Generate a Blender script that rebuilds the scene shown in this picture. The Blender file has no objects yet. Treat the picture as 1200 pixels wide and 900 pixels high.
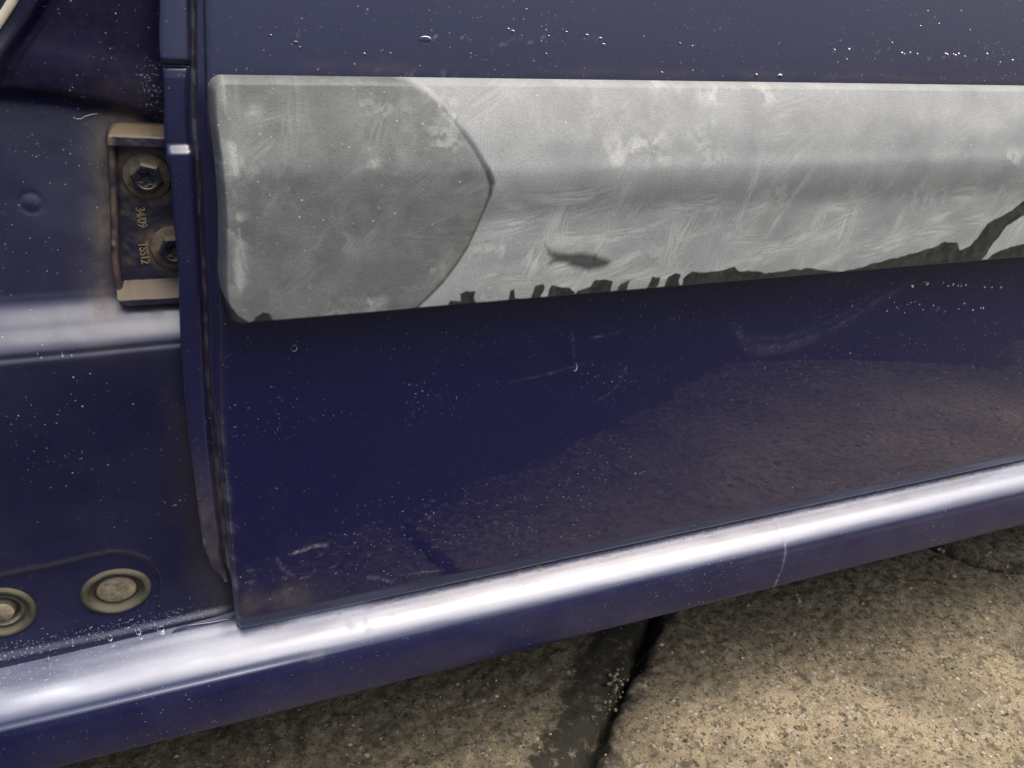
import bpy, bmesh, math, random
import numpy as np
from mathutils import Matrix, Vector

random.seed(7)
rng = np.random.default_rng(11)
scene = bpy.context.scene
COL = scene.collection

# ---------------------------------------------------------------- camera
cam_data = bpy.data.cameras.new("camera")
cam_data.sensor_fit = 'HORIZONTAL'
cam_data.sensor_width = 36.0
cam_data.lens = 28.5
cam_data.clip_start = 0.01
cam_data.clip_end = 3000
cam = bpy.data.objects.new("camera", cam_data)
COL.objects.link(cam)
cam.matrix_world = Matrix((
    (0.9345729321, 0.1142058763, -0.3369428028, -0.01340055),
    (-0.3533561719, 0.4081420000, -0.8417597779, -0.49897095),
    (0.0413865964, 0.9057467227, 0.4217938169, 0.64897464),
    (0, 0, 0, 1)))
scene.camera = cam

# ---------------------------------------------------------------- light
SUN_ELEV = math.radians(67)
SUN_AZ = math.radians(-32)          # direction to the sun in the xy plane, from +x
world = bpy.data.worlds.new("World")
scene.world = world
world.use_nodes = True
wn = world.node_tree
for n in list(wn.nodes):
    wn.nodes.remove(n)
sky = wn.nodes.new('ShaderNodeTexSky')
sky.sky_type = 'NISHITA'
sky.sun_disc = False
sky.sun_elevation = SUN_ELEV
sky.sun_rotation = math.radians(90) - SUN_AZ
sky.air_density = 1.0
sky.dust_density = 7.0
sky.ozone_density = 1.0
bg = wn.nodes.new('ShaderNodeBackground')
bg.inputs['Strength'].default_value = 0.12
wo = wn.nodes.new('ShaderNodeOutputWorld')
wn.links.new(sky.outputs[0], bg.inputs['Color'])
wn.links.new(bg.outputs[0], wo.inputs['Surface'])

sun_data = bpy.data.lights.new("sun", 'SUN')
sun_data.energy = 2.25
sun_data.angle = math.radians(72)
sun_data.color = (1.0, 0.99, 0.97)
sun = bpy.data.objects.new("sun", sun_data)
COL.objects.link(sun)
sd = Vector((math.cos(SUN_AZ) * math.cos(SUN_ELEV), math.sin(SUN_AZ) * math.cos(SUN_ELEV), math.sin(SUN_ELEV)))
sun.rotation_euler = sd.to_track_quat('Z', 'Y').to_euler()

scene.view_settings.view_transform = 'Standard'
scene.view_settings.look = 'None'
scene.view_settings.exposure = 0.68
scene.view_settings.gamma = 1.0

# ---------------------------------------------------------------- helpers
def smooth(t):
    t = np.clip(t, 0, 1)
    return t * t * (3 - 2 * t)

def curve(v, knots):
    """smooth monotone-ish interpolation through (position, value) knots"""
    k = sorted(knots)
    px = np.array([a for a, b in k], float)
    py = np.array([b for a, b in k], float)
    d = np.diff(py) / np.diff(px)
    m = np.zeros_like(py)
    m[0], m[-1] = d[0], d[-1]
    for i in range(1, len(px) - 1):
        m[i] = 0 if d[i - 1] * d[i] <= 0 else 2 * d[i - 1] * d[i] / (d[i - 1] + d[i])
    v = np.asarray(v, float)
    i = np.clip(np.searchsorted(px, v) - 1, 0, len(px) - 2)
    h = px[i + 1] - px[i]
    t = (v - px[i]) / h
    tc = np.clip(t, 0, 1)
    h00 = 2 * tc**3 - 3 * tc**2 + 1
    h10 = tc**3 - 2 * tc**2 + tc
    h01 = -2 * tc**3 + 3 * tc**2
    h11 = tc**3 - tc**2
    r = h00 * py[i] + h10 * h * m[i] + h01 * py[i + 1] + h11 * h * m[i + 1]
    return r + np.where(t < 0, t * h * m[i], 0) + np.where(t > 1, (t - 1) * h * m[i + 1], 0)

class Noise:
    def __init__(self, seed, n=256):
        self.t = np.random.default_rng(seed).random((n, n)) * 2 - 1
        self.n = n
    def __call__(self, x, y):
        xi = np.floor(x).astype(int); yi = np.floor(y).astype(int)
        fx = smooth(x - xi); fy = smooth(y - yi)
        n = self.n
        a = self.t[xi % n, yi % n]; b = self.t[(xi + 1) % n, yi % n]
        c = self.t[xi % n, (yi + 1) % n]; d = self.t[(xi + 1) % n, (yi + 1) % n]
        return (a * (1 - fx) + b * fx) * (1 - fy) + (c * (1 - fx) + d * fx) * fy
    def fbm(self, x, y, o=4):
        r = 0; a = 1.0
        for k in range(o):
            r = r + a * self(x * 2**k + 17.3 * k, y * 2**k + 9.1 * k); a *= 0.5
        return r
NZ = [Noise(s) for s in (3, 5, 8, 13, 21)]

def seg_dist(x, z, pts, closed=False):
    """unsigned distance to a polyline"""
    d = np.full(np.shape(x), 1e9)
    P = list(pts) + ([pts[0]] if closed else [])
    for (ax, az), (bx, bz) in zip(P[:-1], P[1:]):
        vx, vz = bx - ax, bz - az
        L = vx * vx + vz * vz + 1e-18
        t = np.clip(((x - ax) * vx + (z - az) * vz) / L, 0, 1)
        d = np.minimum(d, np.hypot(x - ax - t * vx, z - az - t * vz))
    return d

def poly_sdf(x, z, pts):
    """signed distance to a polygon, negative inside"""
    d = seg_dist(x, z, pts, True)
    ins = np.zeros(np.shape(x), bool)
    n = len(pts)
    for i in range(n):
        (ax, az), (bx, bz) = pts[i], pts[(i + 1) % n]
        if az == bz:
            continue
        c = ((az > z) != (bz > z)) & (x < (bx - ax) * (z - az) / (bz - az) + ax)
        ins ^= c
    return np.where(ins, -d, d)

def spans(*parts):
    """non-uniform sample positions: (start, stop, step) chained"""
    out = []
    for a, b, s in parts:
        n = max(1, int(round((b - a) / s)))
        out += list(np.linspace(a, b, n + 1)[:-1])
    out.append(parts[-1][1])
    return np.array(out)

def link(name, me, mat, parent=None, smooth_shade=True):
    if smooth_shade and len(me.polygons):
        me.polygons.foreach_set('use_smooth', np.ones(len(me.polygons), bool))
    if mat:
        me.materials.append(getattr(mat, 'm', mat))
    o = bpy.data.objects.new(name, me)
    COL.objects.link(o)
    if parent:
        o.parent = parent
    return o

def grid_mesh(name, X, Y, Z, mat, parent=None, attrs=None, keep=None, flip=False):
    X, Y, Z = np.broadcast_arrays(X, Y, Z)
    r, c = X.shape
    idx = np.arange(r * c).reshape(r, c)
    q = np.stack([idx[:-1, :-1], idx[:-1, 1:], idx[1:, 1:], idx[1:, :-1]], -1).reshape(-1, 4)
    if flip:
        q = q[:, ::-1]
    if keep is not None:
        q = q[keep.reshape(-1)]
    co = np.stack([X, Y, Z], -1).reshape(-1, 3)
    used = np.unique(q)
    remap = np.full(r * c, -1)
    remap[used] = np.arange(len(used))
    q = remap[q]
    co = co[used]
    me = bpy.data.meshes.new(name)
    me.vertices.add(len(co))
    me.vertices.foreach_set('co', co.astype(np.float32).ravel())
    me.loops.add(q.size)
    me.loops.foreach_set('vertex_index', q.astype(np.int32).ravel())
    me.polygons.add(len(q))
    me.polygons.foreach_set('loop_start', np.arange(0, q.size, 4, dtype=np.int32))
    me.polygons.foreach_set('loop_total', np.full(len(q), 4, dtype=np.int32))
    for k, v in (attrs or {}).items():
        a = me.attributes.new(k, 'FLOAT', 'POINT')
        a.data.foreach_set('value', np.broadcast_to(v, (r, c)).reshape(-1)[used].astype(np.float32))
    me.update()
    me.validate()
    return link(name, me, mat, parent)

def bm_obj(name, bm, mat, parent=None, smooth_shade=False):
    me = bpy.data.meshes.new(name)
    bm.normal_update()
    bm.to_mesh(me)
    bm.free()
    return link(name, me, mat, parent, smooth_shade)

# ---------------------------------------------------------------- materials
class Mat:
    def __init__(self, name):
        self.m = bpy.data.materials.new(name)
        self.m.use_nodes = True
        self.t = self.m.node_tree
        self.b = self.t.nodes['Principled BSDF']
        self.co = self.t.nodes.new('ShaderNodeTexCoord').outputs['Object']
    def n(self, kind, **kw):
        nd = self.t.nodes.new('ShaderNode' + kind)
        for k, v in kw.items():
            setattr(nd, k, v)
        return nd
    def l(self, a, b):
        self.t.links.new(a, b)
    def put(self, sock, v):
        if isinstance(v, bpy.types.NodeSocket):
            self.l(v, sock)
        else:
            sock.default_value = v
    def mapping(self, scale=(1, 1, 1), rot=(0, 0, 0)):
        mp = self.n('Mapping')
        mp.inputs['Scale'].default_value = scale
        mp.inputs['Rotation'].default_value = rot
        self.l(self.co, mp.inputs['Vector'])
        return mp.outputs[0]
    def noise(self, scale, detail=4, rough=0.55, vec=None, dist=0.0):
        nd = self.n('TexNoise')
        nd.inputs['Scale'].default_value = scale
        nd.inputs['Detail'].default_value = detail
        nd.inputs['Roughness'].default_value = rough
        nd.inputs['Distortion'].default_value = dist
        self.l(vec or self.co, nd.inputs['Vector'])
        return nd.outputs['Fac']
    def voronoi(self, scale, vec=None, out='Distance', feature='F1', rnd=1.0):
        nd = self.n('TexVoronoi', feature=feature)
        nd.inputs['Scale'].default_value = scale
        nd.inputs['Randomness'].default_value = rnd
        self.l(vec or self.co, nd.inputs['Vector'])
        return nd.outputs[out]
    def ramp(self, fac, stops):
        nd = self.n('ValToRGB')
        e = nd.color_ramp.elements
        while len(e) < len(stops):
            e.new(0.5)
        for i, (p, c) in enumerate(stops):
            e[i].position = p
            e[i].color = (c, c, c, 1) if isinstance(c, (int, float)) else (*c, 1)
        self.l(fac, nd.inputs[0])
        return nd.outputs[0]
    def math(self, op, a, b=0.0, clamp=False):
        nd = self.n('Math', operation=op, use_clamp=clamp)
        self.put(nd.inputs[0], a)
        self.put(nd.inputs[1], b)
        return nd.outputs[0]
    def mix(self, f, a, b):
        nd = self.n('Mix', data_type='RGBA')
        self.put(nd.inputs[0], f)
        for i, v in ((6, a), (7, b)):
            if isinstance(v, bpy.types.NodeSocket):
                self.l(v, nd.inputs[i])
            else:
                nd.inputs[i].default_value = (*v, 1)
        return nd.outputs[2]
    def attr(self, name):
        nd = self.n('Attribute', attribute_name=name)
        return nd.outputs['Fac']
    def bump(self, h, strength, dist):
        nd = self.n('Bump')
        nd.inputs['Strength'].default_value = strength
        nd.inputs['Distance'].default_value = dist
        self.l(h, nd.inputs['Height'])
        return nd.outputs[0]
    def set(self, **kw):
        for k, v in kw.items():
            s = self.b.inputs[k.replace('_', ' ')]
            if isinstance(v, tuple) and len(v) == 3 and s.type == 'RGBA':
                v = (*v, 1)
            self.put(s, v)

def cell_specks(M, scale, size, amount, vec=None):
    """small sparse round-ish specks: random cells keep a dot"""
    nd = M.n('TexVoronoi', feature='F1')
    nd.inputs['Scale'].default_value = scale
    nd.inputs['Randomness'].default_value = 1
    M.l(vec or M.co, nd.inputs['Vector'])
    sep = M.n('SeparateColor')
    M.l(nd.outputs['Color'], sep.inputs[0])
    keep = M.math('GREATER_THAN', sep.outputs[0], 1 - amount)
    r = M.math('MULTIPLY', sep.outputs[1], size)
    dot = M.math('LESS_THAN', nd.outputs['Distance'], r)
    return M.math('MULTIPLY', M.math('MULTIPLY', keep, dot), sep.outputs[2])

def scratches(M, rot, sx, sz, thr, mod_scale):
    v = M.mapping((sx, sx, sz), (0, rot, 0))
    a = M.noise(1.0, 2, 0.5, v)
    line = M.ramp(a, [(thr, 0), (thr + 0.015, 1), (thr + 0.03, 0)])
    m = M.ramp(M.noise(mod_scale, 2), [(0.55, 0), (0.68, 1)])
    return M.math('MULTIPLY', line, m)

def paint_material(name, dusty, rough, base=(0.0014, 0.0021, 0.043), coat_ior=1.58, dust_sheen_col=(0.33, 0.32, 0.34)):
    M = Mat(name)
    dirt = M.attr('dirt')
    scr = M.attr('scratch_glint')
    spk = M.attr('speck'); film_a = M.attr('film'); matte = M.attr('matte')
    s1 = cell_specks(M, 330, 0.22, 0.07)
    s2 = cell_specks(M, 900, 0.40, 0.06)
    big = M.ramp(M.noise(9, 3), [(0.42, 0.15), (0.62, 1)])
    s3 = M.math('MULTIPLY', cell_specks(M, 620, 0.42, 0.10), M.ramp(M.noise(22, 3), [(0.55, 0), (0.66, 1)]))
    sp = M.math('MAXIMUM', M.math('MULTIPLY', M.math('MAXIMUM', s1, s2), big), s3)
    l1 = scratches(M, 0.5, 30, 700, 0.5, 26)
    l2 = scratches(M, -0.45, 40, 900, 0.47, 31)
    l3 = scratches(M, 0.08, 14, 800, 0.52, 18)
    ln = M.math('MULTIPLY', M.math('MAXIMUM', M.math('MAXIMUM', l1, l2), l3), 0.035)
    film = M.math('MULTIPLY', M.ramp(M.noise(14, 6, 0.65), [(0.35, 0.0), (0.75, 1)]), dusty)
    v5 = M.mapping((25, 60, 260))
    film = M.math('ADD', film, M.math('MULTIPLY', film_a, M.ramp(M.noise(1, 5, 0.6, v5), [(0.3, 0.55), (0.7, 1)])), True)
    dense = M.math('MAXIMUM', cell_specks(M, 760, 0.55, 0.55), cell_specks(M, 1500, 0.5, 0.5))
    dense = M.math('MULTIPLY', M.math('GREATER_THAN', M.math('MULTIPLY', dense, spk), 0.12), M.math('ADD', spk, 0.2))
    sp = M.math('MAXIMUM', sp, dense)
    c = M.mix(film, base, dust_sheen_col)
    c = M.mix(M.math('MULTIPLY', dirt, M.ramp(M.noise(120, 5, 0.7), [(0.3, 0.35), (0.65, 1)])), c, (0.20, 0.155, 0.10))
    w = M.math('MAXIMUM', sp, ln)
    w = M.math('MAXIMUM', w, M.math('MULTIPLY', scr, M.ramp(M.noise(500, 3), [(0.3, 0.4), (0.6, 1)])), True)
    c = M.mix(w, c, (0.42, 0.42, 0.44))
    rv = M.math('ADD', M.math('MULTIPLY', M.noise(40, 5, 0.6), 0.8 * rough), rough * 0.6)
    rv = M.math('ADD', rv, M.math('MULTIPLY', M.math('MAXIMUM', w, dirt), 0.45), True)
    coat = M.math('SUBTRACT', 1.0, M.math('MULTIPLY', M.math('MAXIMUM', M.math('MAXIMUM', w, dirt), matte), 0.9), True)
    M.set(Specular_IOR_Level=M.math('MULTIPLY', M.math('SUBTRACT', 1.0, matte), 0.5))
    h = M.noise(38, 1)
    M.set(Base_Color=c, Roughness=0.45, IOR=1.45, Coat_Weight=coat, Coat_Roughness=rv,
          Coat_IOR=coat_ior, Normal=M.bump(M.math('ADD', h, M.math('MULTIPLY', w, 0.3)), 0.10, 0.0012))
    M.l(M.bump(h, 0.015, 0.001), M.b.inputs['Coat Normal'])
    return M.m

def moulding_material():
    M = Mat("weathered_grey_plastic")
    smear = M.attr('smear'); chalk = M.attr('chalk')
    wet_shade = M.attr('wet_shade'); cap = M.attr('cap'); dust = M.attr('dust')
    grain = M.noise(900, 3, 0.6)
    cloud = M.noise(28, 6, 0.62)
    fine = M.noise(260, 5, 0.7)
    base = M.mix(M.ramp(cloud, [(0.3, 0), (0.7, 1)]), (0.225, 0.232, 0.226), (0.325, 0.334, 0.325))
    base = M.mix(M.math('MULTIPLY', cap, 0.85), base, M.mix(M.ramp(M.noise(45, 6, 0.7), [(0.35, 0), (0.65, 1)]), (0.082, 0.087, 0.082), (0.160, 0.167, 0.158)))
    # chalky bleached patches, broken up
    pat = M.math('MULTIPLY', M.ramp(M.noise(38, 5, 0.6, dist=0.6), [(0.56, 0), (0.70, 1)]),
                 M.ramp(fine, [(0.44, 0), (0.60, 1)]))
    sp = cell_specks(M, 520, 0.34, 0.06)
    d = M.math('MAXIMUM', M.math('MULTIPLY', pat, 0.16), M.math('MULTIPLY', smear, 0.85))
    d = M.math('MAXIMUM', d, M.math('MULTIPLY', chalk, M.math('ADD', M.math('MULTIPLY', fine, 0.9), 0.05)))
    d = M.math('ADD', d, M.math('MULTIPLY', dust, M.math('MULTIPLY', fine, 0.16)), True)
    d = M.math('MAXIMUM', d, M.math('MULTIPLY', sp, 0.7))
    c = M.mix(d, base, (0.62, 0.625, 0.585))
    c = M.mix(M.ramp(grain, [(0.35, 0.20), (0.58, 0)]), c, (0.06, 0.06, 0.058))
    c = M.mix(M.math('MULTIPLY', wet_shade, M.ramp(M.noise(120, 5, 0.7), [(0.3, 0.86), (0.6, 1)])), c, (0.020, 0.021, 0.017))
    r = M.math('SUBTRACT', 0.62, M.math('MULTIPLY', wet_shade, 0.30))
    dots = M.voronoi(1150)
    h = M.math('ADD', M.math('MULTIPLY', dots, 0.6), grain)
    M.set(Base_Color=c, Roughness=r, Normal=M.bump(h, 0.35, 0.0004))
    M.b.inputs['Specular IOR Level'].default_value = 0.5
    return M.m

def dirty_metal(name, base, dirtc, lo, hi, rough=0.5, metal=0.0, scale=140):
    M = Mat(name)
    f = M.ramp(M.noise(scale, 6, 0.68), [(lo, 0), (hi, 1)])
    # dust settles on what faces up
    geo = M.n('NewGeometry')
    sep = M.n('SeparateXYZ')
    M.l(geo.outputs['Normal'], sep.inputs[0])
    upf = M.ramp(sep.outputs['Z'], [(0.2, 0), (0.8, 0.8)])
    f = M.math('MAXIMUM', f, M.math('MULTIPLY', upf, M.ramp(M.noise(scale * 2, 4), [(0.2, 0.5), (0.5, 1)])))
    f = M.math('MAXIMUM', f, M.attr('grime'))
    c = M.mix(f, base, dirtc)
    M.set(Base_Color=c, Metallic=metal, Roughness=M.math('ADD', M.math('MULTIPLY', f, 0.35), rough, True),
          Normal=M.bump(M.noise(scale * 4, 4, 0.7), 0.4, 0.0006))
    return M.m

def concrete_material():
    M = Mat("stained_concrete")
    dirt = M.attr('dirt')
    cl = M.noise(7, 6, 0.6)
    c = M.mix(M.ramp(cl, [(0.35, 0), (0.65, 1)]), (0.29, 0.230, 0.138), (0.50, 0.405, 0.250))
    c = M.mix(M.ramp(M.noise(85, 7, 0.75), [(0.41, 0.8), (0.49, 0)]), c, (0.085, 0.068, 0.042))
    nd = M.n('TexVoronoi', feature='F1')
    nd.inputs['Scale'].default_value = 190
    M.l(M.co, nd.inputs['Vector'])
    sep = M.n('SeparateColor')
    M.l(nd.outputs['Color'], sep.inputs[0])
    agg = M.math('MULTIPLY', M.math('LESS_THAN', nd.outputs['Distance'], 0.38), M.math('GREATER_THAN', sep.outputs[0], 0.62))
    aggc = M.ramp(sep.outputs[1], [(0.0, (0.05, 0.04, 0.03)), (0.3, (0.30, 0.22, 0.12)), (0.6, (0.42, 0.38, 0.30)), (0.9, (0.62, 0.60, 0.54))])
    c = M.mix(M.math('MULTIPLY', agg, 0.75), c, aggc)
    pit = M.math('MAXIMUM', cell_specks(M, 230, 0.55, 0.5), cell_specks(M, 480, 0.5, 0.5))
    c = M.mix(pit, c, (0.035, 0.030, 0.022))
    sand = M.noise(1100, 3, 0.7)
    c = M.mix(M.ramp(sand, [(0.38, 0.85), (0.52, 0)]), c, (0.06, 0.048, 0.03))
    c = M.mix(M.ramp(sand, [(0.60, 0), (0.72, 0.55)]), c, (0.60, 0.55, 0.43))
    dd = M.math('MULTIPLY', M.math('MULTIPLY', dirt, 1.75), M.ramp(M.noise(75, 6, 0.72), [(0.30, 1), (0.68, 0.25)]), True)
    c = M.mix(dd, c, (0.024, 0.020, 0.012))
    h = M.math('ADD', M.noise(180, 6, 0.75), M.math('MULTIPLY', sand, 0.35))
    h = M.math('SUBTRACT', h, M.math('MULTIPLY', pit, 0.6))
    M.set(Base_Color=c, Roughness=0.82, Normal=M.bump(h, 0.9, 0.003))
    return M.m

def simple(name, col, rough=0.6, scale=60, var=0.35, bump=0.2, spec=0.5):
    M = Mat(name)
    f = M.noise(scale, 5, 0.65)
    dark = tuple(v * (1 - var) for v in col)
    lite = tuple(min(1, v * (1 + var)) for v in col)
    M.set(Base_Color=M.mix(M.ramp(f, [(0.3, 0), (0.7, 1)]), dark, lite), Roughness=rough, Normal=M.bump(f, bump, 0.002))
    M.b.inputs['Specular IOR Level'].default_value = spec
    return M.m

M_DOOR = paint_material("dark_blue_door_paint", 0.006, 0.018)
M_SILL = paint_material("dark_blue_sill_paint", 0.05, 0.24, base=(0.0020, 0.0030, 0.046), dust_sheen_col=(0.38, 0.41, 0.52), coat_ior=2.1)
M_FLANGE = paint_material("dark_blue_flange_paint", 0.03, 0.16)
M_PILLAR = paint_material("dusty_blue_pillar_paint", 0.10, 0.30, base=(0.0018, 0.0024, 0.032), dust_sheen_col=(0.10, 0.10, 0.14), coat_ior=1.70)
M_PLASTIC = moulding_material()
M_BRACKET = dirty_metal("grimy_painted_steel", (0.022, 0.020, 0.038), (0.165, 0.118, 0.066), 0.54, 0.90, 0.32, 0.0, 70)
M_BOLT = dirty_metal("grimy_bolt_steel", (0.012, 0.012, 0.022), (0.16, 0.12, 0.075), 0.58, 0.80, 0.30, 0.0, 190)
M_WASHER = dirty_metal("rusty_washer", (0.055, 0.045, 0.045), (0.20, 0.145, 0.085), 0.35, 0.62, 0.45, 0.0, 120)
M_PLUG = dirty_metal("dusty_rubber", (0.050, 0.046, 0.030), (0.115, 0.100, 0.066), 0.42, 0.75, 0.55, 0.0, 110)
M_DISC = dirty_metal("dusty_rubber_centre", (0.11, 0.09, 0.058), (0.29, 0.24, 0.16), 0.38, 0.62, 0.6, 0.0, 160)
M_CONC = concrete_material()
M_REFLECT = simple("dark_reflect_tone", (0.022, 0.021, 0.024), 0.95, 90, 0.4, 0.6, 0.1)
M_EARTH = simple("dark_earth", (0.035, 0.028, 0.018), 0.95, 70, 0.4, 0.6)
M_UNDER = simple("black_underseal", (0.015, 0.015, 0.015), 0.8, 60, 0.3, 0.4)
M_CREAM = simple("cream_trim_plastic", (0.60, 0.52, 0.40), 0.5, 60, 0.12, 0.1)
M_MARK = dirty_metal("raised_marking", (0.10, 0.08, 0.05), (0.30, 0.23, 0.13), 0.35, 0.55, 0.5, 0.0, 300)

# ================================================================ THE SETTING
ground = None
def sheet(name, x0, x1, y0, y1, z, mat, thick=0.0):
    bm = bmesh.new()
    vs = [bm.verts.new(p) for p in ((x0, y0, z), (x1, y0, z), (x1, y1, z), (x0, y1, z))]
    bm.faces.new(vs)
    return bm_obj(name, bm, mat)
g = sheet("ground", -1500, 1500, -1500, 1500, -0.030, M_EARTH)
g['kind'] = 'structure'
refl_sheet = sheet("dark_reflect_sheet", -1500, 1500, -40, 1.0, -0.026, M_REFLECT)  # added dark sheet, out of view, for the door to mirror
refl_sheet['kind'] = 'structure'

pave = bpy.data.objects.new("pavement", None)
COL.objects.link(pave)
pave['kind'] = 'structure'

CRACK1 = [(0.60, 0.9), (0.52, 0.40)] + [(0.4606,0.1625),(0.4399,0.145),(0.4116,0.1131),(0.3852,0.0891),(0.3551,0.0567),(0.3319,0.0337),(0.3134,0.0166),(0.2896,-0.0029),(0.2775,-0.0146),(0.2653,-0.0307)] + [(0.255, -0.12), (0.23, -0.30), (0.16, -0.60), (0.13, -1.1)]
CRACK2 = [(0.52, 0.30), (0.66, 0.27)] + [(0.8607,0.2099),(0.8832,0.1767),(0.8905,0.1533),(0.8974,0.1347),(0.9135,0.1097),(0.9339,0.0934),(0.9655,0.0737),(1.0234,0.0439)] + [(1.4, 0.09), (2.2, 0.15), (3.2, 0.1)]
gx = spans((-1.6, -0.35, 0.025), (-0.35, 1.15, 0.0025), (1.15, 3.0, 0.03))
gy = spans((-1.7, -0.9, 0.02), (-0.9, -0.36, 0.008), (-0.36, 0.30, 0.0025), (0.30, 1.8, 0.05))
GX, GY = np.meshgrid(gx, gy)
wob = 0.004
wx = GX + wob * NZ[0].fbm(GX * 60, GY * 60, 3)
wy = GY + wob * NZ[1].fbm(GX * 60, GY * 60, 3)
d1 = seg_dist(wx, wy, CRACK1)
d2 = seg_dist(wx, wy, CRACK2)
c1 = sorted(CRACK1, key=lambda p: p[1])
x_on_1 = np.interp(wy, [p[1] for p in c1], [p[0] for p in c1])
right = wx > x_on_1
y_on_2 = np.interp(wx, [p[0] for p in CRACK2], [p[1] for p in CRACK2])
back = right & (wy > y_on_2)
slab_id = np.where(back, 2, np.where(right, 1, 0))
def ground_height(X, Y):
    return (0.0030 * NZ[2].fbm(X * 9, Y * 9, 3) + 0.0016 * NZ[3].fbm(X * 70, Y * 70, 3) + 0.0007 * NZ[4].fbm(X * 260, Y * 260, 2))
H = ground_height(GX, GY)
w1 = 0.0052 + 0.0035 * NZ[4](GX * 25, GY * 25)
H = H - 0.022 * np.exp(-(d1 / w1) ** 2) - np.where(right, 0.0, 0.010) * np.exp(-(d1 / 0.030) ** 2)
H = H - 0.040 * np.where((GX > 0.6), 1, 0.6) * np.exp(-(d2 / 0.012) ** 2)
EDGE = [(-1.6, -0.24), (-0.2, -0.30), (0.0, -0.42), (0.13, -0.45), (0.26, -0.49), (0.42, -0.55), (0.62, -0.64), (0.86, -0.77), (1.0, -0.82), (1.2, -0.80), (1.6, -0.66), (1.75, -0.72), (3.0, -1.2)]  # unseen slab edge, slanted to shape the dark reflection in the door
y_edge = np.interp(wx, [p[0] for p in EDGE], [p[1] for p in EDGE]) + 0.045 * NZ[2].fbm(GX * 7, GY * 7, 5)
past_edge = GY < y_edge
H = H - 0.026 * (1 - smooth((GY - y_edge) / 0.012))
DARK1 = [(0.4227,0.1796),(0.3832,0.1478),(0.3444,0.1249),(0.3159,0.0825),(0.2646,0.0274),(0.2234,-0.0165),(0.1765,-0.0515),(0.248,-0.0761),(0.3062,0.0023),(0.3715,0.0641),(0.474,0.1548)]
dirt = np.exp(-np.maximum(poly_sdf(wx, wy, DARK1), 0) / 0.020) * 1.05
dirt = np.maximum(dirt, np.exp(-(d1 / 0.016) ** 2))
dirt = np.maximum(dirt, 1.3 * np.exp(-(d2 / 0.013) ** 2))
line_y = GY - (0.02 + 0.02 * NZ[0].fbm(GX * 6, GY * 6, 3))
dirt = np.maximum(dirt, 0.50 * smooth((line_y + 0.075) / 0.12))  # darker towards the car: its soft shadow put into the colour
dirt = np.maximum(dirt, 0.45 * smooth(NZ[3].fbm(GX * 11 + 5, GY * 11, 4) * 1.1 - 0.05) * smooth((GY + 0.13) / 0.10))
dirt = np.maximum(dirt, 0.9 * (1 - smooth((GY - y_edge + 0.01) / 0.36)) ** 0.8)  # unseen ground painted darker to soften the mirrored slab edge
dirt = np.maximum(dirt, 0.8 * smooth((0.30 - GX) / 0.35) * smooth((-0.15 - GY) / 0.1))  # unseen left ground painted dark for the lower door's reflection
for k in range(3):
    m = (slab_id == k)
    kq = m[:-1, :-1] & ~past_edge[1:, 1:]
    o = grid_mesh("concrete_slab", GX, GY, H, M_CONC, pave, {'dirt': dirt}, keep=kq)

# stones of the aggregate standing out of the worn concrete, too many to count
def stone_template(seed):
    r = np.random.default_rng(seed)
    bm = bmesh.new()
    bmesh.ops.create_icosphere(bm, subdivisions=1, radius=1)
    co = np.array([v.co[:] for v in bm.verts])
    co = co * (1 + 0.28 * (r.random((len(co), 1)) - 0.5)) * np.array([1, 0.75 + 0.3 * r.random(), 0.55 + 0.3 * r.random()])
    f = np.array([[v.index for v in fc.verts] for fc in bm.faces])
    bm.free()
    return co, f
def stones(name, xs, ys, zs, rs, cols, mat, parent=None):
    T = [stone_template(s) for s in range(6)]
    V, F, C = [], [], []
    off = 0
    for i in range(len(xs)):
        co, f = T[i % 6]
        a = rng.random() * 6.28
        ca, sa = math.cos(a), math.sin(a)
        p = co * rs[i]
        V.append(np.stack([p[:, 0] * ca - p[:, 1] * sa + xs[i], p[:, 0] * sa + p[:, 1] * ca + ys[i], p[:, 2] + zs[i]], 1))
        F.append(f + off)
        C.append(np.tile(np.array([*cols[i], 1.0]), (len(co), 1)))
        off += len(co)
    V = np.concatenate(V); F = np.concatenate(F); C = np.concatenate(C)
    me = bpy.data.meshes.new(name)
    me.from_pydata(V.tolist(), [], F.tolist())
    ca_ = me.color_attributes.new("tone", 'FLOAT_COLOR', 'POINT')
    ca_.data.foreach_set('color', C.astype(np.float32).ravel())
    return link(name, me, mat, parent)
MS = Mat("mixed_stones")
atn = MS.n('Attribute', attribute_name='tone')
MS.set(Base_Color=MS.mix(MS.ramp(MS.noise(500, 4), [(0.35, 0.5), (0.6, 0)]), atn.outputs['Color'], (0.12, 0.10, 0.07)),
       Roughness=0.6, Normal=MS.bump(MS.noise(900, 3), 0.4, 0.0005))
PAL = [(0.30, 0.245, 0.16), (0.36, 0.30, 0.21), (0.24, 0.20, 0.14), (0.44, 0.40, 0.31), (0.62, 0.60, 0.54), (0.35, 0.22, 0.11), (0.08, 0.075, 0.065), (0.045, 0.042, 0.038), (0.40, 0.30, 0.17)]
PW = np.array([7, 5, 5, 1.6, 0.35, 1.4, 1.6, 1.6, 1.6]); PW /= PW.sum()
N = 5200
sx = rng.uniform(-0.30, 1.10, N); sy = rng.uniform(-0.33, 0.24, N)
sr = 0.0007 + 0.0008 * rng.random(N) ** 2 + 0.0032 * rng.random(N) ** 11
hz = ground_height(sx, sy) - 0.022 * np.exp(-(seg_dist(sx, sy, CRACK1) / 0.008) ** 2)
kp = (poly_sdf(sx, sy, DARK1) > 0.004) | (rng.random(N) < 0.15)
sx, sy, sr, hz = sx[kp], sy[kp], sr[kp], hz[kp]
N2 = 4200
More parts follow.
